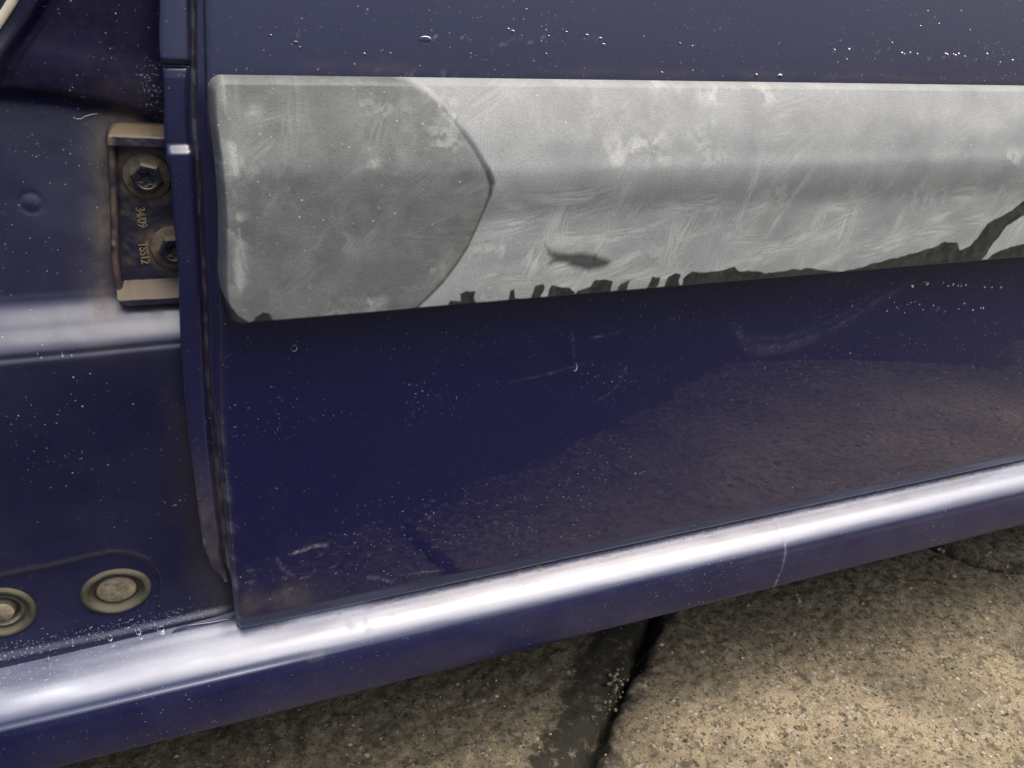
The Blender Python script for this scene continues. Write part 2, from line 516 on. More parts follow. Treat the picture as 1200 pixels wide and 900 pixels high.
ax2 = rng.uniform(-0.1, 2.0, N2); ay2 = rng.uniform(-0.95, -0.33, N2)
ok2 = ay2 > np.interp(ax2, [p[0] for p in EDGE], [p[1] for p in EDGE]) + 0.02
ax2 = ax2[ok2]; ay2 = ay2[ok2]
sx = np.concatenate([sx, ax2]); sy = np.concatenate([sy, ay2]); N = len(sx)
sr = np.concatenate([sr, 0.0018 + 0.0022 * rng.random(len(ax2)) + 0.004 * rng.random(len(ax2)) ** 10])
hz = np.concatenate([hz, ground_height(ax2, ay2)])
stones("gravel", sx, sy, hz - 0.30 * sr, sr, [PAL[k] for k in rng.choice(len(PAL), N, p=PW)], MS)['kind'] = 'stuff'
# crumbs lying in the crack
cr = [(0.3588,0.0736),(0.3591,0.0682),(0.3518,0.0642),(0.3473,0.0593),(0.3491,0.0549),(0.3411,0.0513),(0.3358,0.0469),(0.3314,0.0423),(0.3271,0.0377),(0.3228,0.0332),(0.307,0.0268),(0.3518,0.0681),(0.3446,0.0602)]
cr = [(a + rng.normal(0, .004), b + rng.normal(0, .004)) for a, b in cr for _ in range(4)]
nc = len(cr)
crumbs = stones("loose_crumbs", np.array([p[0] for p in cr]), np.array([p[1] for p in cr]),
       np.full(nc, -0.004) + 0.004 * rng.random(nc), 0.0008 + 0.0024 * rng.random(nc) ** 3, [tuple(0.7 * v for v in PAL[k]) for k in rng.choice([0, 1, 2, 2, 8], nc)], MS)
crumbs['kind'] = 'stuff'

# ================================================================ THE CAR
car = bpy.data.objects.new("car", None)
COL.objects.link(car)
car.location = (0, 0, 0)
car['label'] = "dark blue car side with grey door moulding, dusty hinge pillar and shiny sill"
car['category'] = "car"

# ---- rear door skin -------------------------------------------------------
# outline columns of the folded door edge, from left lip to the face
ROWS_A = [(-0.018,0.6684),(-0.0208,0.6443),(-0.0242,0.6149),(-0.0238,0.6084),(-0.0272,0.5724),(-0.0275,0.563),(-0.0266,0.5559),(-0.028,0.5264),(-0.0287,0.5059),(-0.0319,0.4683),(-0.0355,0.4224),(-0.0366,0.3918),(-0.037,0.3529),(-0.0374,0.3115),(-0.0353,0.2789),(-0.0291,0.2668),(-0.0255,0.2566)]
ROWS_B = [(-0.0026,0.6693),(-0.0051,0.645),(-0.0082,0.6152),(-0.0094,0.6086),(-0.0128,0.5722),(-0.0121,0.5627),(-0.0129,0.5555),(-0.0149,0.5258),(-0.0159,0.5051),(-0.0187,0.4671),(-0.0224,0.4208),(-0.0242,0.39),(-0.0253,0.3508),(-0.0258,0.309),(-0.0258,0.2766),(-0.024,0.2655),(-0.0232,0.2561)]
ROWS_C = [(0.0008,0.6696),(-0.002,0.6451),(-0.0063,0.6085),(-0.0096,0.5719),(-0.0101,0.5551),(-0.0121,0.5252),(-0.013,0.5043),(-0.0158,0.4661),(-0.0193,0.4195),(-0.0195,0.3882),(-0.0205,0.3487),(-0.0214,0.3068),(-0.0218,0.2742),(-0.0222,0.2464),(-0.0228,0.2159)]
ROWS_D = [(0.0051,0.6695),(0.0029,0.6454),(-0.0003,0.6093),(-0.0038,0.5732),(-0.0034,0.568),(-0.0014,0.5613),(-0.0015,0.5517),(-0.0032,0.5269),(-0.0049,0.5064),(-0.0088,0.4687),(-0.0131,0.4227),(-0.0158,0.3923),(-0.0171,0.3535),(-0.018,0.3121),(-0.0194,0.2803),(-0.0198,0.2529),(-0.0203,0.2228)]
colx = lambda R, z: curve(z, [(b, a) for a, b in R])
Z75 = [(-0.0164,0.612)][0][1]
Z175 = [(-0.0206,0.5676)][0][1]
ZEND = [(-0.0353,0.2789)][0][1]

DENT = [(0.376,0.4231),(0.3841,0.415),(0.3964,0.407),(0.4115,0.4031),(0.426,0.4031),(0.4413,0.4045),(0.4538,0.4071),(0.4747,0.4127),(0.4949,0.4215),(0.5092,0.4295),(0.5209,0.4369),(0.5355,0.4411),(0.5503,0.4452)]
DENT2 = [(0.397,0.4122),(0.4227,0.4103),(0.448,0.413),(0.4728,0.4198),(0.4968,0.4313),(0.516,0.4441)]
BUMP = [(0.4607,0.4565)][0]
MID = [(0.4548,0.4387)][0]

dz = spans((0.2215, 0.2245, 0.0005), (0.2245, 0.245, 0.0010), (0.245, 0.47, 0.0016), (0.47, 0.61, 0.006), (0.61, 0.68, 0.0016), (0.68, 1.05, 0.02))
dxx = spans((0.0, 0.02, 0.001), (0.02, 0.86, 0.0017), (0.86, 1.5, 0.02))
# hem section from the valley C over the lip D to the face
HEM = [(-1.0, 0.018), (-1.0, 0.0100), (-0.96, 0.0078), (-0.88, 0.0060), (-0.76, 0.0050), (-0.55, 0.0045), (-0.32, 0.0042), (-0.18, 0.0037), (-0.07, 0.0024), (0.0, 0.0013)]
zc = dz[:, None]
Cx = colx(ROWS_C, dz)[:, None]; Dx = colx(ROWS_D, dz)[:, None]
hx = np.array([h[0] for h in HEM])[None, :]
hy = np.array([h[1] for h in HEM])[None, :]
Xh = Dx + hx * (Dx - Cx); Yh = np.broadcast_to(hy, Xh.shape)
fx = dxx[None, 1:]
Xf = Dx + 0.0004 + fx
Yf = 0.0012 * np.exp(-fx / 0.0012)
DX = np.concatenate([Xh, Xf], 1)
DY = np.concatenate([Yh, np.broadcast_to(Yf, Xf.shape)], 1)
DZ = zc + 0.013 * np.clip(DX, 0, None) * np.clip((0.42 - zc) / 0.18, 0, 1)
# crown of the door, gentle
def crown(z):
    return np.where(z < 0.53, 0.5 * 0.16 * np.clip(z - 0.28, -0.1, 0.3) ** 2, 0.0050 + 0.040 * (z - 0.53)) + 0.065 * np.clip(z - 0.605, 0, None)
DY = DY + crown(DZ)
s = zc - 0.2215
DY = DY + 0.30 * np.clip(0.0135 - s, 0, None) + 0.004 * np.exp(-s / 0.0006)
DY = DY - 0.00022 * np.exp(-(seg_dist(DX, DZ, DENT) / 0.0045) ** 2)
DY = DY + 0.00015 * np.exp(-(seg_dist(DX, DZ, DENT2) / 0.006) ** 2)
DY = DY - 0.0007 * np.exp(-(((DX - BUMP[0]) / 0.016) ** 2 + ((DZ - BUMP[1]) / 0.010) ** 2))
DY = DY + 0.0003 * np.exp(-(((DX - MID[0]) / 0.045) ** 2 + ((DZ - MID[1]) / 0.022) ** 2))
DY = DY + 0.00002 * NZ[2].fbm(DX * 22, DZ * 22, 2) + 0.0003 * NZ[3](DX * 7, DZ * 9)
# scuffs: streaks of their own shape
SCUFF_GLINT = np.zeros(DX.shape)
def streak(pts, w, a):
    global SCUFF_GLINT
    SCUFF_GLINT = np.maximum(SCUFF_GLINT, a * np.exp(-(seg_dist(DX, DZ, pts) / w) ** 2))
streak([(0.0231,0.2847),(0.0298,0.2855),(0.0372,0.2876),(0.0464,0.2863)], 0.0011, 0.9)
streak([(0.0109,0.2822),(0.0138,0.2724),(0.0216,0.2636)], 0.0011, 0.28)
streak([(0.0257,0.2611),(0.0319,0.2619),(0.0365,0.2663)], 0.0009, 0.25)
streak([(0.0122,0.2519),(0.0191,0.2541)], 0.0006, 0.7)
streak([(0.0759,0.2505),(0.0844,0.2468),(0.0936,0.2413)], 0.0012, 0.5)
streak([(0.1011,0.2461),(0.1215,0.2445),(0.1354,0.2428)], 0.0008, 0.3)
streak([(0.233,0.4331),(0.236,0.4137)], 0.0007, 0.35)
streak([(0.2459,0.4277),(0.267,0.4297),(0.2776,0.4314)], 0.0006, 0.3)
streak([(0.258,0.3753),(0.2686,0.3798),(0.2773,0.3889),(0.281,0.4015)], 0.0007, 0.22)
streak([(0.1863,0.4003),(0.2132,0.4025),(0.2476,0.4089)], 0.0006, 0.2)
streak([(0.0502,0.6389),(0.0504,0.6281)], 0.0005, 0.3)
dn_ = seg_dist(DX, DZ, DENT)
SCUFF_GLINT = np.maximum(SCUFF_GLINT, 0.20 * np.exp(-(dn_ / 0.0016) ** 2) * (0.5 + 0.5 * NZ[1].fbm(DX * 120, DZ * 120, 3)).clip(0, 1) + 0.05 * np.exp(-(dn_ / 0.006) ** 2))  # pale arc on the dent: scuffing plus its highlight put into colour
SCUFF_GLINT = np.maximum(SCUFF_GLINT, 0.09 * np.exp(-(seg_dist(DX, DZ, DENT2) / 0.0022) ** 2))
SCUFF_GLINT = np.maximum(SCUFF_GLINT, 0.06 * np.exp(-(((DX - BUMP[0]) / 0.03) ** 2 + ((DZ - BUMP[1]) / 0.012) ** 2)))
for q in range(7):
    cx_, cz_ = rng.uniform(0.02, 0.75), rng.uniform(0.26, 0.46)
    an = rng.normal(0.1, 0.5); L = rng.uniform(0.003, 0.014)
    streak([(cx_, cz_), (cx_ + L * math.cos(an), cz_ + L * math.sin(an))], 0.00045, rng.uniform(0.15, 0.5))
# rows of dried splash marks by the moulding
for (x0, z0), (x1, z1), n_ in ((*[(0.4731,0.4527),(0.6669,0.4379)], 26), (*[(0.5454,0.4247),(0.6676,0.4098)], 16), (*[(0.4282,0.6299),(0.608,0.6264)], 30), (*[(0.1789,0.6301),(0.2453,0.6338)], 22), (*[(0.0161,0.6102),(0.1548,0.6094)], 18), (*[(0.1227,0.6291),(0.1762,0.6281)], 12)):
    for q in range(n_):
        t = rng.random()
        cx_ = x0 + (x1 - x0) * t; cz_ = z0 + (z1 - z0) * t + rng.normal(0, 0.0015)
        L = rng.uniform(0.0, 0.003)
        streak([(cx_, cz_), (cx_ + L, cz_)], rng.uniform(0.0003, 0.0006), rng.uniform(0.2, 0.6))
SCUFF_GLINT = SCUFF_GLINT * (0.75 * np.random.default_rng(4).random(SCUFF_GLINT.shape) ** 1.5 + 0.10 + 0.3 * smooth(NZ[2].fbm(DX * 150, DZ * 150, 2)))
edge = np.exp(-np.abs(DX - Dx) / 0.0013) * np.clip((0.42 - DZ) / 0.1, 0, 1) * smooth(NZ[1].fbm(DX * 60, DZ * 170, 4) * 0.8 + 0.2) * 0.5
SCUFF_GLINT = np.maximum(SCUFF_GLINT, edge)
SPK = np.exp(-np.clip(DX - Dx, 0, None) / 0.02) * np.clip((0.50 - DZ) / 0.1, 0, 1) * 0.14
SPK = np.maximum(SPK, 0.14 * np.exp(-(((DX - [(0.2744,0.3951)][0][0]) / 0.03) ** 2 + ((DZ - [(0.2744,0.3951)][0][1]) / 0.02) ** 2)))
SPK = np.maximum(SPK, 0.05 * smooth(NZ[2].fbm(DX * 14, DZ * 20, 3) + 0.5))
DIRT = 0.5 * np.exp(-(((DX - [(0.0044,0.2372)][0][0]) / 0.03) ** 2 + ((DZ - [(0.005,0.245)][0][1]) / 0.012) ** 2)) * (NZ[0].fbm(DX * 40, DZ * 40, 3) + 0.6).clip(0, 1)
DIRT = np.maximum(DIRT, 0.22 * np.exp(-np.abs(DX - Dx - 0.0005) / 0.0012))
DIRT = np.maximum(DIRT, 0.5 * np.exp(-np.abs(DX - Cx) / 0.0008))
DIRT = np.maximum(DIRT, 0.15 * np.exp(-((DZ - 0.6125) / 0.0035) ** 2) * (NZ[2].fbm(DX * 30, DZ * 100, 4) + 0.5).clip(0, 1))
door = grid_mesh("door", DX, DY, DZ, M_DOOR, car, {'scratch_glint': SCUFF_GLINT, 'dirt': DIRT, 'speck': SPK})

# ---- folded flange at the hinge side of the door -----------------------------
fz = spans(([(-0.0275,0.2602)][0][1], ZEND + 0.012, 0.0008), (ZEND + 0.012, Z175 - 0.012, 0.004), (Z175 - 0.012, Z75 + 0.008, 0.0005), (Z75 + 0.008, 0.68, 0.003), (0.68, 1.05, 0.03))
zc = fz[:, None]
A = colx(ROWS_A, fz)[:, None]; B = colx(ROWS_B, fz)[:, None]; Cc = colx(ROWS_C, fz)[:, None]
step = 0.0042 * (1 - smooth((zc - Z175 + 0.0036) / 0.0060)) + 0.0032 * smooth((zc - Z75 + 0.0012) / 0.0030)
low = smooth((zc - ZEND) / 0.02)
cols = []
w = B - A
for u, y in ((0.0, 0.036), (0.0, 0.0150), (0.01, 0.0122), (0.05, 0.0106), (0.12, 0.0099), (0.25, 0.0096), (0.5, 0.0095), (0.75, 0.0096), (0.86, 0.0099), (0.95, 0.0106), (1.0, 0.0118)):
    k = 1.0 if u > 0 else 0.4
    cols.append((A + u * w, y - step * k + 0 * A))
for u, y in ((0.3, 0.0124), (0.6, 0.0126), (0.85, 0.0118), (1.0, 0.0106), (1.25, 0.0106)):
    cols.append((B + u * (Cc - B), y + 0 * A))
FX = np.concatenate([c[0] for c in cols], 1)
FY = np.concatenate([c[1] for c in cols], 1) + crown(zc)
groove = 0.0022 * np.exp(-((zc - Z75) / 0.0016) ** 2) * (FX < B)
FY = FY + groove + 0.008 * (1 - low) * (FX < B + 0.002)
FZ = np.broadcast_to(zc, FX.shape)
fd = 0.30 * np.exp(-((FX - Cc) / 0.0028) ** 2) + 0.5 * (1 - smooth((FZ - 0.30) / 0.10)) * (NZ[0].fbm(FX * 80, FZ * 30, 3) * 0.4 + 0.6)
fs = 0.35 * np.exp(-((FX - Cc) / 0.0015) ** 2) * (NZ[3].fbm(FX * 300, FZ * 160, 3) > 0.1)
fs = np.maximum(fs, 0.55 * np.exp(-((FX - A) / 0.0016) ** 2) * (FZ < 0.32) * (NZ[3].fbm(FX * 300, FZ * 200, 3) > 0.3))
grid_mesh("door_flange", FX, FY, FZ, M_FLANGE, door, {'scratch_glint': fs, 'dirt': np.clip(fd, 0, 1)})

# inner skin that closes the door
bm = bmesh.new()
for (x0, x1, y0, y1, z0, z1) in ((0.012, 1.5, 0.030, 0.036, 0.235, 1.05),):
    bmesh.ops.create_cube(bm, size=1, matrix=Matrix.Translation(((x0 + x1) / 2, (y0 + y1) / 2, (z0 + z1) / 2)) @ Matrix.Diagonal((x1 - x0, y1 - y0, z1 - z0, 1)))
bm_obj("door_inner_skin", bm, M_UNDER, door)

# ---- grey side moulding --------------------------------------------------------
ML = [(0.0004,0.6094),(-0.001,0.6),(-0.0021,0.5825),(-0.0018,0.5689),(-0.0025,0.5407),(-0.0052,0.5112),(-0.0068,0.4959),(-0.0069,0.4853),(-0.0064,0.4767),(-0.0046,0.4706)]
ZT, ZB = 0.6085, 0.4690
CAP = [(0.0952,0.6111),(0.1035,0.6076),(0.1124,0.6049),(0.12,0.6003),(0.1277,0.5937),(0.1368,0.5831),(0.145,0.5711),(0.1519,0.5598),(0.1566,0.5493),(0.1562,0.543),(0.1536,0.5356),(0.1488,0.524),(0.1429,0.5111),(0.1351,0.4993),(0.1267,0.4886),(0.1171,0.4791),(0.108,0.4706),(0.1001,0.4632)]
CAPZ = [p[1] for p in CAP][::-1]; CAPX = [p[0] for p in CAP][::-1]
CRZ = [(0.2952,0.5457)][0][1]
mz = spans((ZB, ZB + 0.006, 0.0003), (ZB + 0.006, ZT - 0.006, 0.0006), (ZT - 0.006, ZT, 0.0003))
mx = spans((0.0, 0.006, 0.0003), (0.006, 0.68, 0.0006), (0.68, 0.72, 0.002), (0.72, 1.45, 0.012))
MZp, MXp = np.meshgrid(mz, mx, indexing='ij')
xl = curve(MZp, [(b, a) for a, b in ML])
MX = MXp + xl * np.exp(-MXp / 0.08)
# slightly rounded lower-left and upper-left corner in outline
MZ = MZp.copy()
# right hand section: scooped upper half, soft crease, flat lower half
prof = [(ZT, -0.0050), (ZT - 0.006, -0.0085), (ZT - 0.018, -0.0148), (ZT - 0.034, -0.0213), (ZT - 0.048, -0.0251), (CRZ + 0.012, -0.0264), (CRZ + 0.003, -0.0266), (CRZ - 0.007, -0.0254), (CRZ - 0.018, -0.0233), (CRZ - 0.030, -0.0229), (CRZ - 0.045, -0.0231), (ZB + 0.008, -0.0233), (ZB, -0.0230)]
zz_ = np.linspace(ZB - 0.02, ZT + 0.02, 1200)
yy_ = curve(zz_, prof)
ker = np.exp(-np.linspace(-2.2, 2.2, 141) ** 2); ker /= ker.sum()
yy_ = np.convolve(np.pad(yy_, 70, mode='edge'), ker, mode='valid')
Yr = np.interp(MZ, zz_, yy_)
Yc = curve(MZ, [(ZT, -0.0105), (ZT - 0.012, -0.0140), (ZT - 0.03, -0.0198), (CRZ + 0.01, -0.0249), (CRZ - 0.012, -0.0253), (CRZ - 0.03, -0.0249), (ZB + 0.02, -0.0246), (ZB, -0.0238)])
capx = np.interp(MZ, CAPZ, CAPX)
sd_ = np.where(MX < capx, -1, 1) * seg_dist(MX, MZ, CAP)
up_ = smooth((MZ - CRZ + 0.004) / 0.014)
wd = 0.0014 + 0.0030 * up_
tcap = 1 - smooth((sd_ + 0.2 * wd) / wd)
Yc = Yc + 0.0009 * np.exp(-np.clip(-sd_, 0, None) / 0.006)
MY = Yc * tcap + Yr * (1 - tcap)
MY = MY + 0.0004 * np.exp(-((sd_ + 0.0006) / 0.0007) ** 2) * (1 - 0.8 * up_)
# rolled edges: top, bottom and left end
def roll(dist, r):
    t = np.clip(1 - dist / r, 0, 1)
    return 1 - np.sqrt(np.clip(1 - t * t, 0, 1))
te = np.clip(ZT - MZ, 0, None); be = np.clip(MZ - ZB, 0, None); le = np.clip(MXp, 0, None)
rr = 0.0075
# combine left and top/bottom distances as rounded corner
def corner(a, b, R):
    qa = np.clip(R - a, 0, None); qb = np.clip(R - b, 0, None)
    return R - np.hypot(qa, qb)
ed = np.minimum(corner(te, le, 0.0075), corner(be, le, 0.0075))
out = ed < -0.0002
fade = roll(np.clip(ed, 0, None), 0.0042)
MY = MY * (1 - fade) + 0.0015 * fade
top_wave = 0.0
MY = MY + 0.00010 * NZ[1].fbm(MX * 30, MZ * 30, 3)
WET = np.full(MX.shape, 1.0)
WPOLY = [
 [(0.1962,0.51),(0.1995,0.5058),(0.2039,0.5044),(0.2121,0.5021),(0.2215,0.5016),(0.2324,0.4997),(0.243,0.4967),(0.2464,0.4952),(0.2447,0.4923),(0.2372,0.4899),(0.2289,0.4886),(0.2198,0.491),(0.212,0.4951),(0.2044,0.4962),(0.2002,0.4947),(0.1989,0.4966),(0.2012,0.4987),(0.1984,0.5035)],
 [(0.1299,0.4692),(0.1315,0.4755),(0.1379,0.475),(0.1372,0.4802),(0.1424,0.4815),(0.1488,0.4805),(0.1477,0.4765),(0.1502,0.4716),(0.1538,0.4683)],
 [(0.1669,0.4684),(0.1716,0.4721),(0.1725,0.4786),(0.1755,0.4795),(0.177,0.4735),(0.1826,0.4712),(0.1853,0.4655)],
 [(0.1864,0.4691),(0.1885,0.4761),(0.19,0.4813),(0.1961,0.4821),(0.1975,0.479),(0.1948,0.4738),(0.197,0.4682)],
 [(0.1995,0.468),(0.2008,0.4763),(0.2025,0.4798),(0.2094,0.4793),(0.2158,0.4782),(0.2199,0.4748),(0.2217,0.4685)],
 [(0.2191,0.4687),(0.2224,0.4752),(0.23,0.4764),(0.2353,0.4821),(0.2439,0.4815),(0.2481,0.4787),(0.2468,0.472),(0.2429,0.4655)],
 [(0.2501,0.4662),(0.2525,0.4753),(0.2548,0.4782),(0.262,0.4795),(0.2601,0.4729),(0.2562,0.4656)],
 [(0.2743,0.4679),(0.2802,0.4807),(0.2863,0.4809),(0.2847,0.4722),(0.2833,0.4672)],
 [(0.2889,0.4668),(0.2921,0.4792),(0.2979,0.4826),(0.3023,0.481),(0.3017,0.476),(0.3061,0.4654)],
 [(0.305,0.4629),(0.3055,0.4782),(0.312,0.4822),(0.3323,0.4814),(0.3481,0.4829),(0.3532,0.4799),(0.3623,0.4793),(0.378,0.4769),(0.4011,0.4779),(0.413,0.4778),(0.4254,0.4762),(0.4468,0.4727),(0.4592,0.4732),(0.4834,0.4778),(0.4958,0.4798),(0.5169,0.4827),(0.5354,0.4865),(0.5485,0.4906),(0.5619,0.4892),(0.5669,0.4832),(0.5781,0.4861),(0.5858,0.4957),(0.5897,0.5026),(0.5981,0.5079),(0.6124,0.5129),(0.6236,0.5209),(0.6539,0.5416),(0.6713,0.5515),(0.6881,0.5442),(0.6628,0.5222),(0.638,0.5103),(0.6248,0.5066),(0.6128,0.5),(0.6036,0.4868),(0.596,0.4741),(0.597,0.4614)],
 [(0.5976,0.4651),(0.6037,0.4743),(0.616,0.4802),(0.6297,0.4831),(0.6393,0.484),(0.6793,0.4863),(0.7437,0.4866),(0.861,0.4861),(0.8778,0.4586)],
 [(-0.0108,0.4932),(-0.0068,0.4908),(-0.004,0.4864),(0.0001,0.4797),(0.0067,0.4732),(0.0055,0.4663),(-0.0181,0.4686)],
 [(0.0073,0.4694),(0.0108,0.476),(0.0144,0.4779),(0.0187,0.4764),(0.0208,0.4724),(0.0214,0.468)],
 [(0.0405,0.4661),(0.0469,0.4711),(0.0536,0.471),(0.0613,0.4692),(0.0637,0.4639)],
]
jx = MX + 0.0008 * NZ[0].fbm(MX * 130, MZ * 130, 3); jz = MZ + 0.0008 * NZ[3].fbm(MX * 130, MZ * 130, 3)
for p_ in WPOLY:
    WET = np.minimum(WET, poly_sdf(jx, jz, p_))
wet_shade = smooth((0.0007 - WET) / 0.0013)
fsd = poly_sdf(jx, jz, WPOLY[0])
fish = smooth((0.0022 - fsd) / 0.0050) * (0.55 + 0.35 * smooth((MX - WPOLY[0][12][0] + 0.03) / 0.03))
wet_shade = np.where(fsd < 0.003, fish, wet_shade)
# chalky dust left by a wipe on the lower half
dust = smooth((CRZ - 0.006 - MZ) / 0.025) * (1 - tcap)
dust = np.maximum(dust * (0.55 + 0.5 * np.clip(NZ[2].fbm(MX * 25, MZ * 12, 3) + 0.3, 0, 1)), 0)
for c_, rx_, rz_, a_ in (([(0.2559,0.5736)][0], 0.030, 0.018, 0.9), ([(0.3529,0.6029)][0], 0.20, 0.006, 0.7), ([(0.205,0.4826)][0], 0.10, 0.014, 0.8), ([(0.3727,0.5089)][0], 0.07, 0.020, 0.8), ([(0.5081,0.5919)][0], 0.10, 0.010, 0.8),
                         ([(0.0099,0.5835)][0], 0.004, 0.03, 0.8), ([(0.004,0.5375)][0], 0.005, 0.04, 0.7), ([(0.0191,0.5878)][0], 0.008, 0.008, 0.8), ([(0.0233,0.5014)][0], 0.05, 0.018, 0.35), ([(0.0738,0.5085)][0], 0.03, 0.03, 0.3)):
    dust = np.maximum(dust, a_ * np.exp(-(((MX - c_[0]) / rx_) ** 2 + ((MZ - c_[1]) / rz_) ** 2)))
# strokes left by a wiping cloth: many short overlapping passes, each with its own direction
smear = np.zeros(MX.shape)
rs_ = np.random.default_rng(77)
for q in range(150):
    if q < 95:
        cx_ = rs_.uniform(0.16, 0.70); cz_ = rs_.uniform(ZB + 0.004, CRZ - 0.006); amp = rs_.uniform(0.25, 0.8)
        ang = rs_.choice([0.12, 0.25, 0.35, 1.05, 1.25]) + rs_.normal(0, 0.14)
    elif q < 120:
        cx_ = rs_.uniform(0.15, 0.70); cz_ = rs_.uniform(CRZ + 0.010, ZT - 0.006); amp = rs_.uniform(0.05, 0.28); ang = rs_.normal(0.5, 0.5)
    else:
        cx_ = rs_.uniform(0.01, 0.16); cz_ = rs_.uniform(ZB + 0.008, ZT - 0.02); amp = rs_.uniform(0.05, 0.18); ang = rs_.choice([1.3, 0.7, 0.2]) + rs_.normal(0, 0.2)
    ln_ = rs_.uniform(0.010, 0.030); wn_ = rs_.uniform(0.003, 0.010); kb = rs_.normal(0, 1.3)
    sl_ = (np.abs(mx - cx_) < 0.06)
    i0, i1 = np.searchsorted(mx, cx_ - 0.055), np.searchsorted(mx, cx_ + 0.055)
    j0, j1 = np.searchsorted(mz, cz_ - 0.05), np.searchsorted(mz, cz_ + 0.05)
    ax_ = MX[j0:j1, i0:i1] - cx_; az_ = MZ[j0:j1, i0:i1] - cz_
    u_ = ax_ * math.cos(ang) + az_ * math.sin(ang); v_ = -ax_ * math.sin(ang) + az_ * math.cos(ang) + kb * u_ * u_
    fl = NZ[q % 5].fbm(u_ * 90 + q * 7.7, v_ * 900 + q * 3.1, 2) * 0.5 + 0.35
    m_ = amp * np.exp(-(u_ / ln_) ** 2 - (v_ / wn_) ** 2) * np.clip(fl * 1.6, 0, 1)
    smear[j0:j1, i0:i1] = np.maximum(smear[j0:j1, i0:i1], m_)
chalk = 0.6 * smooth((NZ[4].fbm(MX * 32, MZ * 32, 6) - 0.30) / 1.0) * smooth((NZ[1].fbm(MX * 260, MZ * 260, 3) + 0.35) / 0.6)
for c_, rx_, rz_ in (([(0.2602,0.5736)][0], 0.022, 0.014), ([(0.2415,0.5632)][0], 0.012, 0.012), ([(0.0179,0.5892)][0], 0.005, 0.006), ([(0.0809,0.5639)][0], 0.006, 0.006), ([(0.0047,0.5302)][0], 0.006, 0.014), ([(0.0137,0.502)][0], 0.016, 0.010), ([(0.0753,0.4784)][0], 0.012, 0.006), ([(0.3397,0.6002)][0], 0.04, 0.007), ([(0.5936,0.5529)][0], 0.012, 0.010), ([(0.1646,0.5028)][0], 0.03, 0.012)):
    g_ = np.exp(-(((MX - c_[0]) / rx_) ** 2 + ((MZ - c_[1]) / rz_) ** 2))
    chalk = np.maximum(chalk, 1.25 * g_ * smooth((NZ[0].fbm(MX * 110, MZ * 110, 5) + 0.05) / 1.1))
lefts = np.exp(-(((MXp - 0.010) / 0.0035) ** 2)) * smooth((NZ[3].fbm(MX * 200, MZ * 60, 4) + 0.2) / 0.8)
chalk = np.maximum(chalk, 0.8 * lefts)
wet_shade = np.maximum(wet_shade, 0.60 * np.exp(-((sd_ + 0.0002) / 0.0008) ** 2) * (1 - 0.8 * up_))  # dark line along the cap seam: crease shade painted with the water marks
keep = ~(out[:-1, :-1] & out[1:, 1:] & out[:-1, 1:] & out[1:, :-1])
grid_mesh("side_moulding", MX, MY, MZ, M_PLASTIC, door, {'wet_shade': wet_shade, 'cap': tcap, 'dust': np.clip(dust, 0, 1), 'smear': smear, 'chalk': np.clip(chalk, 0, 1)}, keep=keep)

# ---- sill -------------------------------------------------------------------------
SP = [(0.120, 0.2265), (0.060, 0.2262), (0.030, 0.2250), (0.018, 0.2236), (0.007, 0.2190), (-0.003, 0.2144), (-0.0105, 0.2104), (-0.0165, 0.2050), (-0.0192, 0.2012), (-0.0207, 0.1960), (-0.0213, 0.1880), (-0.0212, 0.1800), (-0.0205, 0.1680), (-0.0190, 0.1580), (-0.0165, 0.1532), (-0.0120, 0.1508), (-0.004, 0.1500), (0.020, 0.1500), (0.25, 0.1490)]
L = np.concatenate([[0], np.cumsum([math.dist(a, b) for a, b in zip(SP[:-1], SP[1:])])])
tt = np.unique(np.concatenate([np.linspace(0, L[3], 8), np.linspace(L[3], L[15], 80), np.linspace(L[15], L[-1], 8)]))
sy_ = curve(tt, list(zip(L, [p[0] for p in SP])))
sz_ = curve(tt, list(zip(L, [p[1] for p in SP])))
sxx = spans((-1.0, -0.24, 0.02), (-0.24, 1.0, 0.002), (1.0, 2.0, 0.03))
SX, SYp = np.meshgrid(sxx, sy_, indexing='ij')
SZp = np.broadcast_to(sz_[None, :], SX.shape)
SZ = SZp + 0.0125 * SX - 0.004 * smooth((-0.02 - SX) / 0.16) * smooth((SYp + 0.005) / 0.03)
SY = SYp + 0.00025 * NZ[0].fbm(SX * 9, SZp * 60, 3)
# a shallow pressed line along the left of the roll
zl_ = 0.1995 + 0.0125 * SX
SY = SY - 0.0006 * np.exp(-((SZ - zl_ - 0.001) / 0.0010) ** 2) * smooth((0.10 - SX) / 0.1) + 0.0008 * np.exp(-((SZ - zl_ - 0.0035) / 0.0012) ** 2) * smooth((0.06 - SX) / 0.1)
XJ = [(0.4562,0.2354),(0.4585,0.2085),(0.4564,0.1698)]
jd = np.abs(SX - curve(SZ, [(b, a) for a, b in XJ]) - 0.0007 * NZ[1](SZ * 900, SX * 3))
SY = SY + 0.0002 * np.exp(-(jd / 0.0009) ** 2)
ssc = np.where(SZ < 0.2165, 0.7, 0.0) * np.exp(-(jd / 0.0007) ** 2) * (0.6 + 0.4 * NZ[2](SZ * 600, SX))
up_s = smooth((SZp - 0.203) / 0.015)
film_sheen_s = up_s * (0.20 + 0.5 * smooth(NZ[0].fbm(SX * 14, SZp * 160, 4) * 0.7)) * (0.8 + 1.0 * smooth((0.25 - SX) / 0.3))  # pale film on the sill top: dust plus painted highlight
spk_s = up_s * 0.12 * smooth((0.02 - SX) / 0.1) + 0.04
grime = 0.9 * np.exp(-((SYp - 0.0035) / 0.0016) ** 2) * (NZ[4].fbm(SX * 130, SYp * 500, 3) > 0.35) * (SX > -0.02)
GPA = 0.22
